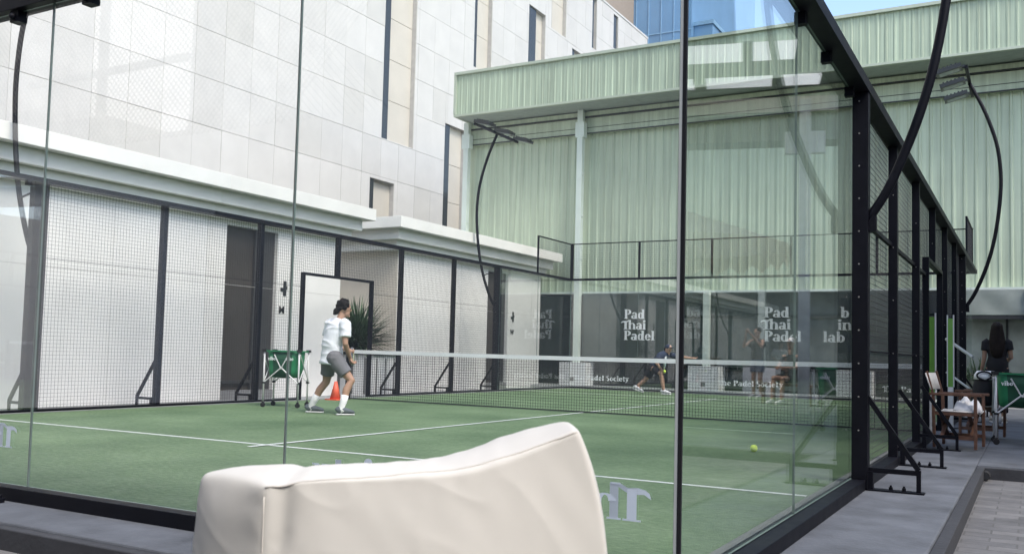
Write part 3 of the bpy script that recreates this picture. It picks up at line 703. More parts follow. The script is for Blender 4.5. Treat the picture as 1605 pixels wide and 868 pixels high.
# ------------------------------------------------------------------ ball carts
def cart(loc, rz, label, sc_=1):
    r_ = empty('ball_cart', loc, label, 'ball cart', 'wheeled ball carts with green fabric baskets', rz)
    W, D, T = .275, .21, .86
    for sx in (-1, 1):
        for sy in (-1, 1):
            b = MB(); b.tube([(sx*W, sy*D, .08), (sx*W, sy*D, T)], .0135, 8); b.build('leg', cartw, r_, smooth=True)
            b = MB(); b.box(sx*W-.022, sx*W+.022, sy*D-.022, sy*D+.022, .36, .385); b.box(sx*W-.03, sx*W+.03, sy*D-.03, sy*D+.03, T-.02, T+.02); b.build('joint_block', blackp, r_)
            b = MB(); b.tube([(sx*W, sy*D-.014, .035), (sx*W, sy*D+.014, .035)], .036, 14); b.box(sx*W-.012, sx*W+.012, sy*D-.022, sy*D+.022, .03, .085); b.build('caster', blackp, r_)
    for sy in (-1, 1):
        for s2 in (-1, 1):
            b = MB(); b.tube([(s2*W, sy*(D+.005+.012*(s2+1)), .37), (-s2*W*.42 if False else s2*W*.02, sy*(D+.018), .60), (s2*-.0, sy*(D+.018), .60)], .010, 6); b.build('cross_brace', cartw, r_)
            b = MB(); b.tube([(0, sy*(D+.012*(s2+2)), .58), (s2*W*.42, sy*(D+.012*(s2+2)), .80)], .009, 6); b.build('cross_brace', cartw, r_)
    for sx in (-1, 1):
        for s2 in (-1, 1): b = MB(); b.tube([(sx*(W+.006*(s2+2)), s2*D, .37), (sx*(W+.006*(s2+2)), -s2*D, .80)], .009, 6); b.build('cross_brace', cartw, r_)
    b = MB()
    n = 24; rings_ = []
    for t, sh in ((T-.01, 1), (.72, .97), (.56, .93), (.47, .90), (.455, .6)):
        k = len(b.v); rings_.append(k)
        for j in range(n):
            a = 2*math.pi*j/n; cx = math.copysign(abs(math.cos(a))**.35, math.cos(a)); cy = math.copysign(abs(math.sin(a))**.35, math.sin(a))
            b.v.append(((W-.025)*sh*cx, (D-.02)*sh*cy, t+.008*math.sin(5*a)))
    for q in range(len(rings_)-1):
        for j in range(n): b.f.append((rings_[q]+j, rings_[q]+(j+1) % n, rings_[q+1]+(j+1) % n, rings_[q+1]+j)); b.mi.append(1 if (q < 4 and j in (17, 18)) else 0)
    b.f.append(tuple(rings_[-1]+j for j in range(n))); b.mi.append(0)
    bk = b.build('basket', [cartg, cartd], r_, smooth=True)
    m = bk.modifiers.new('s', 'SOLIDIFY'); m.thickness = .004
    b = MB(); 
    for sy in (-1, 1): b.bar((-W, sy*D, T-.005), (W, sy*D, T-.005), .02)
    for sx in (-1, 1): b.bar((sx*W, -D, T-.005), (sx*W, D, T-.005), .02)
    b.build('rim', cartg, r_)
    text('vibo', (-.22, -D-.005, .715), .055, (1, 0, 0), (0, 0, 1), decalw, r_, name='lettering')
    text('vibo', (.06, -D-.005, .715), .055, (1, 0, 0), (0, 0, 1), decalw, r_, name='lettering')
    b = MB()
    rnd = random.Random(2)
    return r_
c1 = cart((1.14, 7.45, 0), R(22), 'green basketed ball cart on the turf left of the white shirted player')
c2 = copy_tree(c1); c2.location = (11.06, 9.55, -.04); c2.rotation_euler = (0, 0, R(5))
c2['label'] = 'green basketed ball cart on the concrete walkway at the right edge beside the wooden chair'

dp = MB(); dp.tube([(10.80, 6.30, -.115), (10.80, 6.50, -.115)], .04, 14); dp.tube([(10.80, 6.296, -.115), (10.80, 6.299, -.115)], .033, 14, mi=1)
tag(dp.build('drain_pipe', [blackp, dark]), 'short black drain pipe poking out under the corner of the walkway kerb', 'pipe')
# tennis ball
b = MB(); b.ell((0, 0, 0), .036, n=20); o = b.build('ball', ballm, smooth=True); o.location = (8.79, 5.81, .037); tag(o, 'yellow green ball lying on the turf near the side glass', 'ball')

# ------------------------------------------------------------------ director chairs
def chair(loc, rz, label):
    r_ = empty('director_chair', loc, label, 'chair', 'wooden folding director chairs on the walkway', rz)   # faces +X
    for sy in (-1, 1):
        y = sy*.27
        b = MB(); b.bar((-.21, y, .02), (-.22, y, .60), .03, .045, up=(0, 1, 0)); b.build('leg', wood, r_, bevel=.003)
        b = MB(); b.bar((.21, y, .02), (.21, y, .60), .03, .045, up=(0, 1, 0)); b.build('leg', wood, r_, bevel=.003)
        b = MB(); b.bar((-.26, y, .615), (.27, y, .615), .055, .028); b.build('armrest', wood, r_, bevel=.004)
        b = MB(); b.bar((-.23, y, .14), (.23, y, .14), .025, .04); b.bar((-.23, y, .40), (.23, y, .40), .025, .035); b.build('side_rail', wood, r_)
        b = MB(); b.bar((-.22, y*.98, .60), (-.29, y*.98, .87), .022, .03, up=(0, 1, 0)); b.build('back_post', wood, r_)
    for x in (-.15, .15):
        for s in (-1, 1): b = MB(); b.bar((x+s*.012, -s*.26, .14), (x+s*.012, s*.26, .42), .02, .035, up=(1, 0, 0)); b.build('cross_strut', wood, r_)
    b = MB(); nn = 8
    for i in range(nn):
        y0 = -.27+.54*i/nn; y1 = -.27+.54*(i+1)/nn; zf = lambda y: .435-.025*math.cos(y/.27*math.pi/2)
        b.face([(-.21, y0, zf(y0)), (.22, y0, zf(y0)), (.22, y1, zf(y1)), (-.21, y1, zf(y1))])
    o = b.build('seat', canvas, r_, smooth=True); m = o.modifiers.new('s', 'SOLIDIFY'); m.thickness = .012
    b = MB()
    for i in range(nn):
        y0 = -.29+.58*i/nn; y1 = -.29+.58*(i+1)/nn; xf = lambda y: -.02*math.cos(y/.29*math.pi/2)
        b.face([(-.235+xf(y0), y0, .665), (-.235+xf(y1), y1, .665), (-.29+xf(y1), y1, .85), (-.29+xf(y0), y0, .85)])
    o = b.build('backrest', canvas, r_, smooth=True); m = o.modifiers.new('s', 'SOLIDIFY'); m.thickness = .014
    return r_
ch1 = chair((10.46, 8.35, -.04), R(-6), 'wooden director chair with a white towel on its canvas seat, nearest along the right fence')
ch2 = copy_tree(ch1); ch2.location = (10.62, 10.2, -.04); ch2.rotation_euler = (0, 0, R(172))
ch2['label'] = 'second wooden director chair behind the first, with a black and white bag on it'
def blob_cloth(name, loc, dims, mat, label, cat, seed):
    b = MB(); n = 22
    for j in range(n+1):
        for i in range(n+1):
            u = i/n*2-1; v = j/n*2-1; hgt = max(0, 1-max(abs(u), abs(v))**4)*(.55+.45*noise.noise(Vector((u*1.8, v*1.8, seed))))
            b.v.append((u*dims[0]*(1+.12*noise.noise(Vector((v*2, 0, seed)))), v*dims[1]*(1+.12*noise.noise(Vector((u*2, 3, seed)))), hgt*dims[2]+noise.noise(Vector((u*5, v*5, seed)))*dims[2]*.16))
    for j in range(n):
        for i in range(n): q = j*(n+1)+i; b.f.append((q, q+1, q+n+2, q+n+1)); b.mi.append(0)
    o = b.build(name, mat, smooth=True); o.location = loc
    m = o.modifiers.new('s', 'SOLIDIFY'); m.thickness = .01
    return tag(o, label, cat)
blob_cloth('towel', (10.56, 8.25, .395), (.14, .16, .20), towel, 'crumpled white towel lying on the seat of the nearest wooden chair', 'towel', 2)
bag = empty('sports_bag', (10.66, 9.98, .40), 'black and white racket bag resting on the second wooden chair', 'bag')
b = MB(); b.loft([((0, 0, 0), .13, .17), ((0, 0, .06), .16, .20), ((.01, 0, .25), .15, .19), ((.01, 0, .36), .12, .15), ((.01, 0, .40), .08, .1)]); o = b.build('bag_body', blackc, bag, smooth=True)
b = MB(); b.loft([((.01, 0, .33), .143, .185), ((.01, 0, .39), .135, .175), ((.01, 0, .44), .10, .13)]); b.build('bag_lid', towel, bag, smooth=True)
b = MB(); b.tube([(.14*math.cos(t)*.6, -.17, .38+.05*math.sin(t)) for t in [i*.4 for i in range(16)]], .012, 6); b.build('handle', blackc, bag)
# lime boards leaning in the far doorway of the fence
for (x, y, z, lab, w_) in ((10.09, 9.36, .55, 'tall lime green translucent board leaning inside the right fence doorway, the left one', .24), (10.2, 10.9, .6, 'tall lime green translucent board beside the fence doorway, the right one behind the metal bars', .2)):
    r_ = empty('lime_board', (x, y, z), lab, 'board', 'lime green boards by the fence doorway')
    r_.rotation_euler = (0, 0, R(78)); w_ *= .17
    b = MB(); b.box(-.005, .005, -w_, w_, 0, .95); o = b.build('panel', acry, r_)
    b = MB(); b.box(-.012, .012, -w_-.012, -w_, 0, 1.0); b.box(-.012, .012, w_, w_+.012, 0, 1.0); b.box(-.012, .012, -w_, w_, -.6, -.002); b.build('frame', cartw, r_)
hb = MB(); hb.tube([(10.10, 11.5, 1.28), (10.46, 11.2, 1.02)], .022, 10); tag(hb.build('metal_bar', alu), 'short slanting metal bar above the black bag at the fence doorway, the upper one', 'bar')
hb = MB(); hb.tube([(10.12, 11.3, .80), (10.42, 11.1, .58)], .016, 10); tag(hb.build('metal_bar', alu), 'thin slanting metal bar beside the fence doorway, the lower one', 'bar')

# ------------------------------------------------------------------ people
V = Vector
def hand(b, wrist, d, side_, curl=.5, s=1):
    wrist = V(wrist); d = V(d).normalized(); side_ = (V(side_)-d*V(side_).dot(d)).normalized(); nrm = d.cross(side_)
    b.tube([wrist-d*.01, wrist+d*.03*s, wrist+d*.085*s], [.022*s, .030*s, .030*s], 10)
    for i, ln in enumerate((.070, .080, .074, .058)):
        o = (i-1.5)*.019*s; p = wrist+d*.08*s+side_*o; q = p+(d*math.cos(curl)+nrm*math.sin(curl))*ln*.5*s
        r_ = q+(d*math.cos(curl*2.2)+nrm*math.sin(curl*2.2))*ln*.5*s
        b.tube([p, q, r_], [.0098*s, .0092*s, .008*s], 7); b.ell(r_, .008*s, n=6)
    p = wrist+d*.03*s-side_*.025*s; q = p+(d*.7-side_*.6+nrm*.3).normalized()*.035*s; r_ = q+(d*.8+nrm*.6).normalized()*.03*s
    b.tube([p, q, r_], [.013*s, .011*s, .009*s], 7); b.ell(r_, .009*s, n=6)
def limb(b, pts, rs, n=12):
    b.tube(pts, rs, n)
    for p, r_ in zip(pts, rs): b.ell(p, r_*.99, n=10)
def shoe(parent, ankle, toe, mat, z0):
    a = V(ankle); t = V(toe); d = (t-a); d.z = 0; d.normalize(); pitch_ = (t.z-z0)
    heel = a-d*.06; sd_ = V((-d.y, d.x, 0)); tz = t.z
    b = MB(); up = V((0, 0, 1)); L_ = .25; hz = z0
    f = lambda u: heel+d*u*L_
    def ringp(u, w_, h, lift): c = f(u); c.z = hz+(tz-hz)*u+h/2+.02; return (c, w_, h/2)
    b.loft([ringp(0, .028, .07, 0), ringp(.06, .038, .10, 0), ringp(.25, .040, .11, 0), ringp(.5, .045, .085, 0), ringp(.8, .048, .06, 0), ringp(.95, .036, .045, 0), ringp(1.0, .02, .028, 0)], side=sd_)
    b.build('shoe', mat, parent, smooth=True)
    b = MB()
    def rs(u, w_): c = f(u); c.z = hz+(tz-hz)*u+.012; return (c, w_, .014)
    b.loft([rs(-.01, .024), rs(.1, .036), (rs(.5, .041)), rs(.8, .045), rs(.97, .033), rs(1.01, .02)], side=sd_)
    b.build('sole', sole, parent, smooth=True)
def head_shape(b, c, face, tilt=0, s=1):
    c = V(c); face = V(face).normalized(); sd_ = face.cross(V((0, 0, 1))).normalized(); up = sd_.cross(face).normalized()
    rot = Matrix((sd_, face, up)).transposed()
    b.ell(c+up*.018*s, (.074*s, .093*s, .096*s), rot, 16); b.ell(c+face*.025*s-up*.055*s, (.055*s, .062*s, .062*s), rot, 14)
    b.ell(c+face*.098*s-up*.012*s, (.013*s, .018*s, .024*s), rot, 8); b.ell(c+face*.078*s-up*.098*s, (.024*s, .02*s, .018*s), rot, 8)
    b.ell(c+face*.083*s-up*.055*s, (.024*s, .012*s, .010*s), rot, 8); b.ell(c+face*.083*s+up*.018*s, (.05*s, .012*s, .009*s), rot, 8)
    for q in (-1, 1): b.ell(c+sd_*q*.077*s-up*.008*s, (.010*s, .022*s, .032*s), rot, 8)
    return sd_, up, rot
def eyes(parent, c, face, s=1):
    c = V(c); face = V(face).normalized(); sd_ = face.cross(V((0, 0, 1))).normalized(); up = sd_.cross(face)
    for q in (-1, 1): b = MB(); b.ell(c+face*.084*s+sd_*q*.031*s+up*.002*s, (.012*s, .012*s, .008*s)); b.build('eye', dark, parent)

def person_root(loc, rz, label): return empty('person', loc, label, 'person', None, rz)

# --- player in white shirt (local x = image right, y = away)
p1 = person_root((2.6, 6.68, 0), R(40.2), 'player in white t-shirt, grey shorts and white socks crouching at the left')
hd = V((.205, .03, 1.475)); fc = V((.93, .30, -.05))
nk = V((.16, .02, 1.34)); sR = V((.225, -.15, 1.262)); sL = V((.02, .16, 1.265)); pel = V((.065, .02, .80))
eR = V((.235, -.19, .985)); hR = V((.31, -.04, .79)); eL = V((-.03, .29, 1.02)); hL = V((.27, .22, .90))
hpR = V((.10, -.085, .77)); hpL = V((.03, .10, .77)); kR = V((.335, -.15, .475)); aR = V((.205, -.22, .085)); kL = V((-.005, .19, .44)); aL = V((-.215, .24, .085))
b = MB(); head_shape(b, hd, fc); limb(b, [hd-V((.02, 0, .05)), nk, nk-V((.02, 0, .08))], [.052, .054, .06])
b.loft([(pel-V((0, 0, .06)), .145, .10), (pel+V((.0, 0, .05)), .14, .10), ((.085, .015, 1.0), .13, .095), ((.115, .01, 1.17), .165, .105), ((.13, .01, 1.28), .13, .08)], side=(.60, -.80, 0))
for s_, e_, h_ in ((sR, eR, hR), (sL, eL, hL)): limb(b, [s_, (s_*.5+e_*.5), e_, e_*.55+h_*.45, h_], [.056, .049, .041, .038, .026]); 
hand(b, hR, (hR-eR)+V((.05, .0, -.1)), (0, 1, .2), .9); hand(b, hL, (hL-eL)+V((.1, 0, 0)), (0, .2, 1), .8)
for h_, k_, a_ in ((hpR, kR, aR), (hpL, kL, aL)): limb(b, [h_, h_*.5+k_*.5, k_, k_*.68+a_*.32+V((-.018, 0, 0)), k_*.3+a_*.7, a_], [.092, .078, .056, .056, .042, .036]); b.tube([a_, a_+V((.10, .03, -.045))], [.035, .03], 8)
o = b.build('body', skin, p1); remesh(o, .008); eyes(p1, hd, fc)
b = MB(); b.loft([(pel+V((-.015, 0, -.11)), .190, .15), (pel+V((-.005, 0, .02)), .178, .138), ((.06, .015, .97), .168, .132), ((.10, .01, 1.13), .19, .135), ((.12, .01, 1.25), .17, .112), ((.145, .02, 1.325), .085, .075)], side=(.60, -.80, 0), n=24)
for s_, e_ in ((sR, eR), (sL, eL)): b.tube([s_*1.0+(nk-s_)*.25, s_, s_*.72+e_*.28, s_*.32+e_*.68], [.07, .078, .078, .084], 16)
o = b.build('t_shirt', shirtw, p1); remesh(o, .010, 3)
for v in o.data.vertices:
    q = v.co; n_ = noise.noise(V((q.x*9, q.y*9, q.z*5)))*.010+(1-abs(noise.noise(V((q.x*3+q.z*5+7, q.y*3, q.z*6)))))**4*.011-.005; v.co += v.normal*n_
b = MB(); b.loft([(pel+V((0, 0, -.06)), .165, .125), (pel+V((0, 0, .06)), .155, .118)], side=(.60, -.80, 0), n=20)
for h_, k_ in ((hpR, kR), (hpL, kL)): b.tube([h_+V((0, 0, .03)), h_*.75+k_*.25, h_*.5+k_*.5, h_*.30+k_*.70], [.112, .112, .100, .098], 16)
b.ell(hpR+V((0, 0, .01)), .122); b.ell(hpL+V((0, 0, .01)), .118)
o = b.build('shorts', shortg, p1); remesh(o, .010, 2)
for a_, k_, nm in ((aR, kR, 'r'), (aL, kL, 'l')):
    b = MB(); b.tube([a_*.52+k_*.48+V((-.012, 0, 0)), a_*.75+k_*.25, a_, a_+V((.03, 0, -.04))], [.056, .050, .042, .042], 12); b.build('sock', sock, p1, smooth=True)
shoe(p1, aR+V((0, 0, -.07)), aR+V((.2, .04, -.085)), shoeg, -.0); shoe(p1, aL+V((0, 0, -.07)), aL+V((.2, -.02, -.085)), shoeg, -.0)
b = MB(); rnd = random.Random(5)
for k in range(60):
    d = V((rnd.gauss(0, 1), rnd.gauss(0, 1), rnd.gauss(.5, 1))).normalized()
    if d.dot(fc) > .35 and d.z < .55: continue
    if d.z < -.55: continue
    b.ell(hd+V((-.005, 0, .03))+V((d.x*.092, d.y*.082, d.z*.098)), rnd.uniform(.022, .034), n=8)
b.ell(hd+V((-.01, 0, .035)), (.096, .084, .098), None, 12); b.ell(hd+V((-.11, -.03, -.04)), (.042, .038, .052)); b.ell(hd+V((-.13, -.03, -.07)), .024)
o = b.build('hair', hairm, p1); remesh(o, .009, 1)

def racket(loc, rot, label, frame_m, face_m):
    r_ = empty('padel_racket', loc, label, 'racket'); r_.rotation_euler = rot
    b = MB(); n = 28
    for zz, sc_ in ((-.019, 1), (.019, 1)):
        pass
    prof_ = [(-.019, .115), (-.019, .125), (-.012, .131), (.012, .131), (.019, .125), (.019, .115)]
    for i in range(n):
        a0 = 2*math.pi*i/n; a1 = 2*math.pi*(i+1)/n
        for (z0, q0), (z1, q1) in zip(prof_, prof_[1:]):
            b.face([(q0*math.cos(a0), .26+q0*1.08*math.sin(a0), z0), (q0*math.cos(a1), .26+q0*1.08*math.sin(a1), z0), (q1*math.cos(a1), .26+q1*1.08*math.sin(a1), z1), (q1*math.cos(a0), .26+q1*1.08*math.sin(a0), z1)])
    b.build('rim', frame_m, r_, smooth=True)
    b = MB(); k = 0
    for zz in (-.0185, .0185):
        b.face([(.116*math.cos(2*math.pi*i/n), .26+.116*1.08*math.sin(2*math.pi*i/n), zz) for i in range(n)])
    for i in range(-3, 4):
        for j in range(-3, 4):
            if i*i+j*j < 9:
                for zz in (-.0189, .0189): b.face([(i*.026+.0055*math.cos(t*math.pi/4), .26+j*.026+.0055*math.sin(t*math.pi/4), zz) for t in range(8)], mi=1)
    b.build('face', [face_m, dark], r_)
    b = MB(); b.bar((-.012, .06, 0), (-.07, .16, 0), .02, .03); b.bar((.012, .06, 0), (.07, .16, 0), .02, .03); b.build('throat', frame_m, r_)
    b = MB(); b.tube([(0, -.06, 0), (0, .075, 0)], .015, 10); b.build('grip', blackc, r_)
    return r_
ypale = M('racket_pale', (.62, .64, .42), .4); gfr = M('racket_frame', (.10, .11, .12), .4); tealf = M('racket_teal', (.25, .42, .42), .4)
m1 = Matrix.Translation(p1.location) @ Matrix.Rotation(R(40.2), 4, 'Z')
yy_ = V((-.55, .80, .22)).normalized(); zz_ = V((.80, .55, .05)); xx_ = yy_.cross(zz_).normalized(); zz_ = xx_.cross(yy_)
racket(m1 @ V((.325, .05, .75)), Matrix((xx_, yy_, zz_)).transposed().to_euler(), 'pale padel racket held low in front of the white shirted player', gfr, ypale)

# --- lunging player by the far glass
p2 = person_root((3.24, 18.68, 0), R(19.6), 'player in navy shirt, black shorts and cap lunging low near the far glass wall')
hd = V((.085, -.05, 1.12)); fc = V((.55, -.55, -.45)); nk = V((.03, .0, 1.02)); sR = V((-.13, -.12, .965)); sL = V((.175, .06, .965)); pel = V((-.29, .02, .66))
eR = V((-.19, -.2, .76)); hR = V((-.06, -.22, .585)); eL = V((.44, .06, .92)); hL = V((.66, .02, .905))
hpR = V((-.26, -.08, .62)); hpL = V((-.30, .10, .62)); kR = V((-.08, -.2, .50)); aR = V((-.02, -.2, .09)); kL = V((-.47, .12, .34)); aL = V((-.68, .14, .16))
b = MB(); head_shape(b, hd, fc); limb(b, [hd-V((.03, 0, .05)), nk, nk-V((.05, 0, .04))], [.052, .054, .06])
b.loft([(pel-V((.03, 0, .05)), .145, .10), (pel+V((.05, 0, .07)), .14, .10), ((-.12, 0, .84), .135, .10), ((-.02, 0, .93), .165, .10), ((.02, 0, .99), .12, .08)], side=(.4, .5, .1))
for s_, e_, h_ in ((sR, eR, hR), (sL, eL, hL)): limb(b, [s_, e_, e_*.55+h_*.45, h_], [.054, .041, .037, .026])
hand(b, hR, (hR-eR), (0, 1, .2), 1.1); hand(b, hL, (hL-eL), (0, .9, .3), .35)
for h_, k_, a_ in ((hpR, kR, aR), (hpL, kL, aL)): limb(b, [h_, h_*.5+k_*.5, k_, k_*.65+a_*.35, a_], [.092, .078, .056, .054, .036]); b.tube([a_, a_+V((.09, -.02, -.05))], [.035, .03], 8)
o = b.build('body', skin, p2); remesh(o, .010); eyes(p2, hd, fc)
b = MB(); b.loft([(pel+V((.02, 0, .03)), .175, .125), ((-.15, 0, .82), .165, .125), ((-.05, 0, .92), .19, .125), ((.0, 0, .99), .15, .10), ((.03, 0, 1.04), .08, .07)], side=(.4, .5, .1), n=22)
for s_, e_ in ((sR, eR), (sL, eL)): b.tube([s_+(nk-s_)*.3, s_, s_*.45+e_*.55], [.07, .072, .072], 14)
o = b.build('t_shirt', navy, p2); remesh(o, .012, 2)
b = MB(); b.loft([(pel+V((-.04, 0, -.06)), .165, .12), (pel+V((.04, 0, .06)), .155, .118)], side=(.4, .5, .1), n=18)
for h_, k_ in ((hpR, kR), (hpL, kL)): b.tube([h_, h_*.5+k_*.5, h_*.25+k_*.75], [.11, .105, .10], 14)
o = b.build('shorts', blackc, p2); remesh(o, .012, 2)
shoe(p2, aR+V((0, 0, -.075)), aR+V((.2, -.05, -.09)), sole, 0)
shoe(p2, aL+V((-.02, 0, -.075)), aL+V((.12, -.03, -.15)), sole, .09)
b = MB(); b.ell(hd+V((.0, 0, .04)), (.086, .092, .075), None, 14); b.ell(hd+V((.08, -.07, .035)), (.075, .07, .012), None, 10); o = b.build('cap', navy, p2, smooth=True)
b = MB(); b.ell(hd+V((-.035, .03, .0)), (.074, .07, .085)); b.build('hair', hairm, p2, smooth=True)
m2 = Matrix.Translation(p2.location) @ Matrix.Rotation(R(19.6), 4, 'Z')
racket(m2 @ V((-.02, -.24, .55)), (R(80), R(15), R(-80)), 'pale teal padel racket held by the lunging player behind the net', alu, tealf)
b = MB(); b.ell(m2 @ V((.0, -.36, .565)), .036, n=16); tag(b.build('ball', ballm, smooth=True), 'yellow ball just in front of the lunging player racket', 'ball')

# --- woman walking away on the walkway
p3 = person_root((10.65, 14.2, -.04), R(1.7), 'woman in black with long dark hair walking away along the right walkway')
hd = V((.03, 0, 1.555)); fc = V((.15, 1, 0)); nk = V((.03, 0, 1.43)); sL = V((-.145, 0, 1.335)); sR = V((.20, 0, 1.335)); pel = V((.025, 0, .93))
eL = V((-.165, -.02, 1.06)); hL = V((-.215, .02, .81)); eR = V((.235, .0, 1.09)); hR = V((.20, .18, 1.06))
hpL = V((-.06, 0, .90)); hpR = V((.11, 0, .90)); kL = V((-.05, .08, .50)); aL = V((-.05, -.02, .12)); kR = V((.11, .0, .50)); aR = V((.12, -.12, .12))
b = MB(); head_shape(b, hd, fc); limb(b, [hd-V((0, 0, .05)), nk, nk-V((0, 0, .06))], [.046, .045, .05])
b.loft([(pel-V((0, 0, .08)), .15, .10), (pel, .155, .11), ((.03, 0, 1.10), .115, .085), ((.03, 0, 1.26), .15, .10), ((.03, 0, 1.37), .11, .07)])
for s_, e_, h_ in ((sR, eR, hR), (sL, eL, hL)): limb(b, [s_, e_, e_*.55+h_*.45, h_], [.046, .034, .031, .021])
hand(b, hL, (0, .1, -1), (0, 1, 0), .4, .92); hand(b, hR, (-.2, 1, 0), (0, 0, 1), .6, .92)
for h_, k_, a_ in ((hpR, kR, aR), (hpL, kL, aL)): limb(b, [h_, h_*.5+k_*.5, k_, k_*.65+a_*.35, a_], [.088, .076, .052, .05, .034])
o = b.build('body', skin2, p3); remesh(o, .009)
b = MB(); b.loft([((.025, 0, .86), .165, .12), ((.025, 0, .98), .165, .122), ((.03, 0, 1.10), .135, .10), ((.03, 0, 1.26), .17, .118), ((.03, 0, 1.36), .145, .09), ((.03, 0, 1.41), .07, .06)], n=22)
for s_, e_ in ((sR, eR), (sL, eL)): b.tube([s_+(nk-s_)*.3, s_, s_*.5+e_*.5], [.06, .062, .062], 14)
o = b.build('t_shirt', blackc, p3); remesh(o, .011, 2)
b = MB(); b.loft([((.025, 0, .84), .16, .118), ((.025, 0, .96), .155, .115)], n=20)
for h_, k_, a_ in ((hpR, kR, aR), (hpL, kL, aL)): b.tube([h_, h_*.5+k_*.5, k_, a_+V((0, 0, .06))], [.10, .092, .078, .072], 14)
o = b.build('trousers', blackc, p3); remesh(o, .012, 2)
shoe(p3, aR+V((0, 0, -.1)), aR+V((.02, .2, -.115)), beige2, 0); shoe(p3, aL+V((0, 0, -.1)), aL+V((.0, .2, -.115)), beige2, 0)
b = MB(); b.ell(hd+V((0, -.015, .03)), (.094, .10, .105), None, 16)
b.loft([(hd+V((0, -.03, .06)), .085, .08), (hd+V((0, -.045, -.06)), .108, .07), (hd+V((.0, -.07, -.2)), .125, .055), (hd+V((0, -.085, -.34)), .115, .045), (hd+V((0, -.09, -.44)), .085, .03), (hd+V((0, -.09, -.49)), .04, .015)], n=20)
o = b.build('hair', hairb, p3); remesh(o, .010, 1)
for v in o.data.vertices: v.co += v.normal*noise.noise(V((v.co.x*40, v.co.y*10, v.co.z*3)))*.008

# ------------------------------------------------------------------ beanbag seat in the foreground
def cam_pt(x, y, d): # built from measured points in metres, see table below
    return None
F = [(10.071, -2.307, .679), (10.123, -2.277, .689), (10.188, -2.241, .695), (10.262, -2.199, .699), (10.336, -2.158, .706), (10.373, -2.138, .712), (10.429, -2.108, .734), (10.475, -2.083, .757), (10.526, -2.056, .783)]
Bk = [(9.819, -2.221, .668), (9.895, -2.176, .688), (9.985, -2.125, .687), (10.06, -2.083, .692), (10.135, -2.043, .695), (10.206, -2.002, .708), (10.279, -1.962, .732), (10.340, -1.930, .762), (10.412, -1.890, .779)]
n = len(F); Fv = [V(p) for p in F]; Bv = [V(p) for p in Bk]
away = V((-.493, .870, 0)); rt = V((.870, .493, 0))
levels = (0, .05, .14, .27, .45, .64, .80)
bb_ = bmesh.new(); gf = []; gb = []
for li, dz in enumerate(levels):
    rf = []; rb = []
    for i in range(n):
        u = i/(n-1); sp = .068*(1-math.exp(-dz/.13))*(1 if True else 0)
        ztop = Fv[i].z; zb = ztop-dz*(ztop+.10)/.80
        bul = .055*math.sin(math.pi*u)*math.sin(math.pi*min(1, dz/.8+.08))
        p = Fv[i]+rt*(sp*u*1.1)-away*bul; p.z = zb
        rf.append(bb_.verts.new(p))
        ztop = Bv[i].z; zb = ztop-dz*(ztop+.10)/.80
        p = Bv[i]+rt*(sp*u*1.1-.012*(1-u)*min(1, dz/.2))+away*bul; p.z = zb
        rb.append(bb_.verts.new(p))
    gf.append(rf); gb.append(rb)
for li in range(len(levels)-1):
    for i in range(n-1):
        bb_.faces.new((gf[li][i], gf[li+1][i], gf[li+1][i+1], gf[li][i+1])); bb_.faces.new((gb[li][i+1], gb[li+1][i+1], gb[li+1][i], gb[li][i]))
# gussets with a bulged middle row
mt = []
for i in range(n):
    u = i/(n-1); p = (Fv[i]+Bv[i])/2+V((0, 0, .010+.006*math.sin(math.pi*u))); mt.append(bb_.verts.new(p))
ml = []; mr_ = []
for li in range(len(levels)):
    a, c = gf[li][0].co, gb[li][0].co; ml.append(mt[0] if li == 0 else bb_.verts.new((a+c)/2-rt*.036-away*.01))
    a, c = gf[li][-1].co, gb[li][-1].co; mr_.append(mt[-1] if li == 0 else bb_.verts.new((a+c)/2+rt*.02))
for i in range(n-1):
    bb_.faces.new((gf[0][i], gf[0][i+1], mt[i+1], mt[i])); bb_.faces.new((mt[i], mt[i+1], gb[0][i+1], gb[0][i]))
for li in range(len(levels)-1):
    bb_.faces.new((gf[li][0], ml[li], ml[li+1], gf[li+1][0])); bb_.faces.new((ml[li], gb[li][0], gb[li+1][0], ml[li+1]))
    bb_.faces.new((gf[li][-1], gf[li+1][-1], mr_[li+1], mr_[li])); bb_.faces.new((mr_[li], mr_[li+1], gb[li+1][-1], gb[li][-1]))
lo = len(levels)-1
bb_.faces.new([v for v in gf[lo]]+[mr_[lo]]+[v for v in reversed(gb[lo])]+[ml[lo]])
cl = bb_.edges.layers.float.new('crease_edge')
seam = []
for i in range(n-1):
    for a, c in ((gf[0][i], gf[0][i+1]),): e = bb_.edges.get((a, c)); e[cl] = .8
    e = bb_.edges.get((gb[0][i], gb[0][i+1])); e[cl] = .6
for a_, b_ in ((gf[0][0], mt[0]), (mt[0], gb[0][0])): bb_.edges.get((a_, b_))[cl] = .35
for a_, b_ in ((gf[0][-1], mt[-1]), (mt[-1], gb[0][-1])): bb_.edges.get((a_, b_))[cl] = .5
for li in range(len(levels)-1):
    bb_.edges.get((gf[li][0], gf[li+1][0]))[cl] = .45; bb_.edges.get((gf[li][-1], gf[li+1][-1]))[cl] = .75
    bb_.edges.get((gb[li][0], gb[li+1][0]))[cl] = .35
bmesh.ops.recalc_face_normals(bb_, faces=bb_.faces)
me = bpy.data.meshes.new('backrest'); bb_.to_mesh(me); bb_.free()
for p in me.polygons: p.use_smooth = True
me.materials.append(clothm)
bag_root = empty('beanbag_chair', (0, 0, 0), 'cream canvas beanbag chair in the foreground, seen from behind its backrest', 'beanbag chair')
bo = bpy.data.objects.new('backrest', me); C.objects.link(bo); bo.parent = bag_root
m = bo.modifiers.new('sub', 'SUBSURF'); m.levels = 4; m.render_levels = 4
bpy.context.view_layer.update()
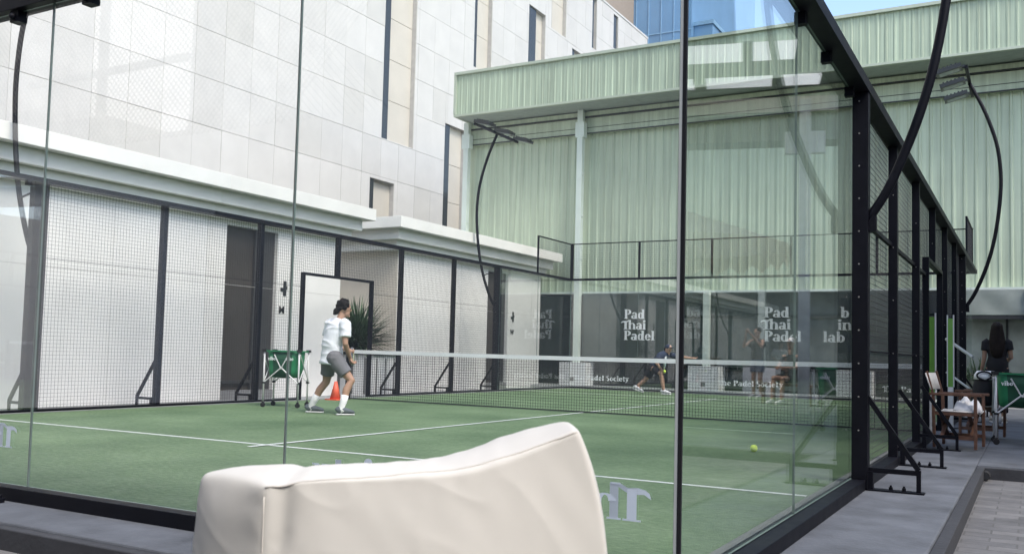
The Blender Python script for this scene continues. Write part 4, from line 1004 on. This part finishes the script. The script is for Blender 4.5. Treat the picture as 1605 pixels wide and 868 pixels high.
dg = bpy.context.evaluated_depsgraph_get(); me2 = bpy.data.meshes.new_from_object(bo.evaluated_get(dg)); bo.modifiers.clear(); bo.data = me2
nrms = [v.normal.copy() for v in me2.vertices]
for v, nn_ in zip(me2.vertices, nrms):
    q = v.co; a = q.dot(rt); zz = q.z; dd = q.dot(away)
    w1 = noise.noise(V((a*4, zz*3.5, dd*4)))*.006
    w2 = (1-abs(noise.noise(V((a*7+zz*9, zz*3-a*3, 2.2)))))**7*.0012           # long diagonal creases
    w3 = noise.noise(V((a*22+zz*14, zz*9, dd*14)))*.0009
    # pinched pleat at the left top corner
    c0 = (q-V((10.09, -2.30, .60))); pl2 = math.exp(-((c0.dot(rt)-.012+.25*max(0, -c0.z))**2)/.00035)*math.exp(-(c0.z**2)/.02)*.008
    zt_ = .70+max(0, a-(V(F[3]).dot(rt)))*.30; w4 = noise.noise(V((a*38, zz*7, dd*4)))*.0014*math.exp(-abs(zt_-zz)/.045)
    w5 = noise.noise(V((zz*34, dd*9, a*5)))*.002*math.exp(-abs(a-V(F[0]).dot(rt))/.035)
    v.co += nn_*(w1+w2+w3+w4+w5-pl2)
# seat part beyond the backrest
b = MB(); cs = V((9.98, -1.70, 0)); 
b.loft([(cs+V((0, 0, -.158)), .30, .34), (cs+V((0, 0, -.10)), .37, .42), (cs+V((0, 0, .06)), .385, .43), (cs+V((0, 0, .20)), .36, .40), (cs+V((0, 0, .27)), .28, .30), (cs+V((0, 0, .29)), .1, .1)], side=rt, n=28)
b.build('seat', clothm, bag_root, smooth=True)
def smooth_line(P, k=6):
    out = []
    for i in range(len(P)-1):
        p0 = P[max(i-1, 0)]; p1_ = P[i]; p2_ = P[i+1]; p3_ = P[min(i+2, len(P)-1)]
        for j in range(k):
            t = j/k; out.append(.5*(2*p1_+(p2_-p0)*t+(2*p0-5*p1_+4*p2_-p3_)*t*t+(3*p1_-p0-3*p2_+p3_)*t**3))
    out.append(P[-1]); return out
from mathutils.bvhtree import BVHTree
bv = BVHTree.FromPolygons([v.co for v in me2.vertices], [tuple(p.vertices) for p in me2.polygons])
ln = [bv.find_nearest(p)[0] for p in smooth_line([V(p)+V((0, 0, -.002)) for p in F])]
dn = [bv.find_nearest(V((F[0][0], F[0][1], z)))[0] for z in [.66-.03*k for k in range(24)]]
b = MB(); b.tube(ln, .0022, 6); b.tube(dn, .0014, 6); b.build('seam_piping', pipe, bag_root, smooth=True)

# ------------------------------------------------------------------ real and added things right of and behind the camera, mirrored in the glass
cp = empty('steel_canopy', (0, 0, 0), 'steel canopy roof with skylights right of the court, mirrored in the side glass', 'canopy')
ex = V((.966, -.257, 0)); ey = V((.257, .966, 0)); o0 = V((11.75, 14.3, 0))
def cb(b, a0, a1, c0, c1, z0, z1, mi=0):
    k = len(b.v); b.box(a0, a1, c0, c1, z0, z1, mi); b.v[k:] = [tuple(o0+ex*v[0]+ey*v[1]+V((0, 0, v[2]))) for v in b.v[k:]]
b = MB(); cb(b, 0, 12, -.1, 0, 5.52, 5.80); b.build('fascia', poly, cp)
b = MB(); cb(b, 0, 12, .01, .6, 5.0, 5.51); b.build('beam', greyb, cp)
xs = [0, .25, .95, 1.1, 2.3, 2.5, 4.3, 4.6, 6.3, 6.6, 12]; ys = [-7.0, -2.7, -1.7, -.85, -.12, 0]
b = MB()
for j in range(len(ys)-1):
    for i in range(len(xs)-1):
        if j % 2 == 1 and i % 2 == 1: continue
        so = -ys[j]*.28; cb(b, xs[i]+so, xs[i+1]+so, ys[j], ys[j+1], 6.0, 6.03)
b.build('roof_panel', M('roof_grey', (.10, .11, .10), .8), cp)
for j in (1, 3):
    for i in range(1, len(xs)-1, 2):
        so = -ys[j]*.28; b = MB(); cb(b, xs[i]+so+.01, xs[i+1]+so-.01, ys[j]+.01, ys[j+1]-.01, 6.005, 6.01); b.build('skylight', skyl, cp)
for a, c in ((.75, -.2), (6.5, -.2), (8.5, -7.2), (3.2, -7.2)): b = MB(); cb(b, a-.1, a+.1, c-.1, c+.1, -.16, 5.7); cb(b, a-.35, a+.35, c-.08, c+.08, 4.7, 5.1); b.build('post', cartw, cp)
um = empty('parasol', (13.55, 9.8, -.16), 'cream scalloped parasol right of the court, mirrored in the side glass', 'parasol')
b = MB(); nseg = 24; top = V((0, 0, 3.35))
for i in range(nseg):
    a0 = 2*math.pi*i/nseg; a1 = 2*math.pi*(i+1)/nseg; rr = 1.75
    p0 = V((rr*math.cos(a0), rr*math.sin(a0), 2.72)); p1_ = V((rr*math.cos(a1), rr*math.sin(a1), 2.72)); b.face([top, p0, p1_])
    mid = (p0+p1_)/2; b.face([p0, p0-V((0, 0, .16)), mid-V((0, 0, .30)), p1_-V((0, 0, .16)), p1_])
o = b.build('canopy', umbt, um); m = o.modifiers.new('s', 'SOLIDIFY'); m.thickness = .01
b = MB(); b.tube([(0, 0, 0), (0, 0, 3.3)], .03, 10); b.build('pole', cartw, um)
b = MB(); b.box(-.35, .35, -.35, .35, 0, .1); b.build('base', gdark, um)
nb = MB(); nb.box(18, 30, -14, 34, -.2, 5.0); tag(nb.build('sky_block_wall', greyb), 'unseen grey green block right of the court, added to darken the side glass reflection', 'building')  # unseen block added so the side glass mirrors less bright sky
bk = MB()  # unseen blocks added; their stepped outline leaves a sky patch in the near glass
for x0, x1, z1 in ((-40, -7.4, 14), (-7.4, -6.1, 5.6), (-6.1, -4.2, 5.25), (-4.2, -1.9, 4.75), (-1.9, 6, 12), (6, 18, 9)): bk.box(x0, x1, -10, -8, -.2, z1)
bk.box(-4.35, -4.15, -7.98, -7.9, -.1, 9); bk.box(-6.5, -1.9, -7.98, -7.9, 6.0, 6.12)
tag(bk.build('reflection_block', backw), 'unseen grey block added behind the camera, shaped to frame sky in the near glass', 'building')
ms = MB()
for k in range(72):
    x0 = -6.6+k*.13
    for sg in (-1, 1):
        a = [(x0, 4.6), (x0+sg*4.2, 8.8)]
        if sg > 0: a = [(x0-2.2, 4.6), (x0+2.0, 8.8)]
        ms.bar((a[0][0], -7.86, a[0][1]), (a[1][0], -7.86, a[1][1]), .012, .012)
tag(ms.build('mesh_screen', wire), 'fine diagonal mesh screen above the grey block behind the camera, mirrored in the near glass', 'screen')
# two bystanders mirrored in the side glass
def bystander(loc, rz, label, seated, top, bottom, headgear):
    p = person_root(loc, rz, label); b = MB(); z = .0
    hz = 1.32 if seated else 1.62; hd = V((0, 0, hz)); fc = V((0, -1, -.1)); pel = V((0, 0, .58 if seated else .95)); b_ = b
    head_shape(b, hd, fc); limb(b, [hd-V((0, 0, .05)), hd-V((0, 0, .14)), hd-V((0, 0, .2))], [.05, .05, .055])
    b.loft([(pel-V((0, 0, .05)), .15, .11), (pel+V((0, 0, .15)), .13, .10), (pel+V((0, 0, .38)), .16, .105), (pel+V((0, 0, .49)), .11, .08)])
    for q in (-1, 1):
        sh = pel+V((q*.17, 0, .45))
        if seated: e_ = sh+V((q*.06, -.12, -.24)); h_ = e_+V((-q*.12, -.2, .0)); kn = V((q*.12, -.42, .56)); an = V((q*.12, -.46, .09)); hp = pel+V((q*.09, 0, -.02))
        else: e_ = sh+V((q*.10, -.18, -.14)); h_ = V((q*.05, -.36, hz-.02)); hp = pel+V((q*.08, 0, -.02)); kn = V((q*.10, -.02, .5)); an = V((q*.11, 0, .09))
        limb(b, [sh, e_, h_], [.05, .038, .026]); hand(b, h_, (h_-e_), (0, 0, 1), .8)
        limb(b, [hp, kn, kn*.65+an*.35, an], [.088, .056, .052, .036])
        shoe(p, an-V((0, 0, .07)), an+V((0, -.2, -.08)), sole, 0)
    o = b.build('body', skin, p); remesh(o, .012)
    c = MB(); c.loft([(pel+V((0, 0, .0)), .17, .13), (pel+V((0, 0, .2)), .155, .125), (pel+V((0, 0, .38)), .18, .13), (pel+V((0, 0, .5)), .10, .09)])
    for q in (-1, 1): c.tube([pel+V((q*.15, 0, .43)), pel+V((q*.21, -.06, .32))], [.065, .065], 12)
    o = c.build('shirt', top, p); remesh(o, .014)
    c = MB(); c.loft([(pel-V((0, 0, .07)), .165, .125), (pel+V((0, 0, .05)), .16, .12)])
    for q in (-1, 1):
        kn = V((q*.12, -.42, .56)) if seated else V((q*.10, -.02, .5)); hp = pel+V((q*.09, 0, -.02)); c.tube([hp, hp*.35+kn*.65], [.105, .095], 12)
    o = c.build('shorts', bottom, p); remesh(o, .014)
    c = MB(); c.ell(hd+V((0, .012, .04)), (.088, .10, .085)); 
    if headgear is capw: c.ell(hd+V((0, -.11, .05)), (.07, .06, .012))
    c.build('cap' if headgear is capw else 'hair', headgear, p, smooth=True)
    return p
bystander((14.6, 19.2, -.04), R(25), 'person holding up a phone beside the court, mirrored in the side glass', False, blackc, bluec, hairm)
bystander((13.35, 17.1, -.04), R(25), 'person in a white cap sitting beside the court, mirrored in the side glass', True, blackc, blackc, capw)
b = MB(); b.box(-.7, .7, -.2, .25, .40, .45); 
for x in (-.6, .6):
    for y in (-.15, .2): b.box(x-.03, x+.03, y-.03, y+.03, 0, .3995)
o = b.build('bench', wood); o.location = (13.35, 17.1, -.04); o.rotation_euler = (0, 0, R(25)); tag(o, 'wooden bench under the person in the white cap beside the court', 'bench')
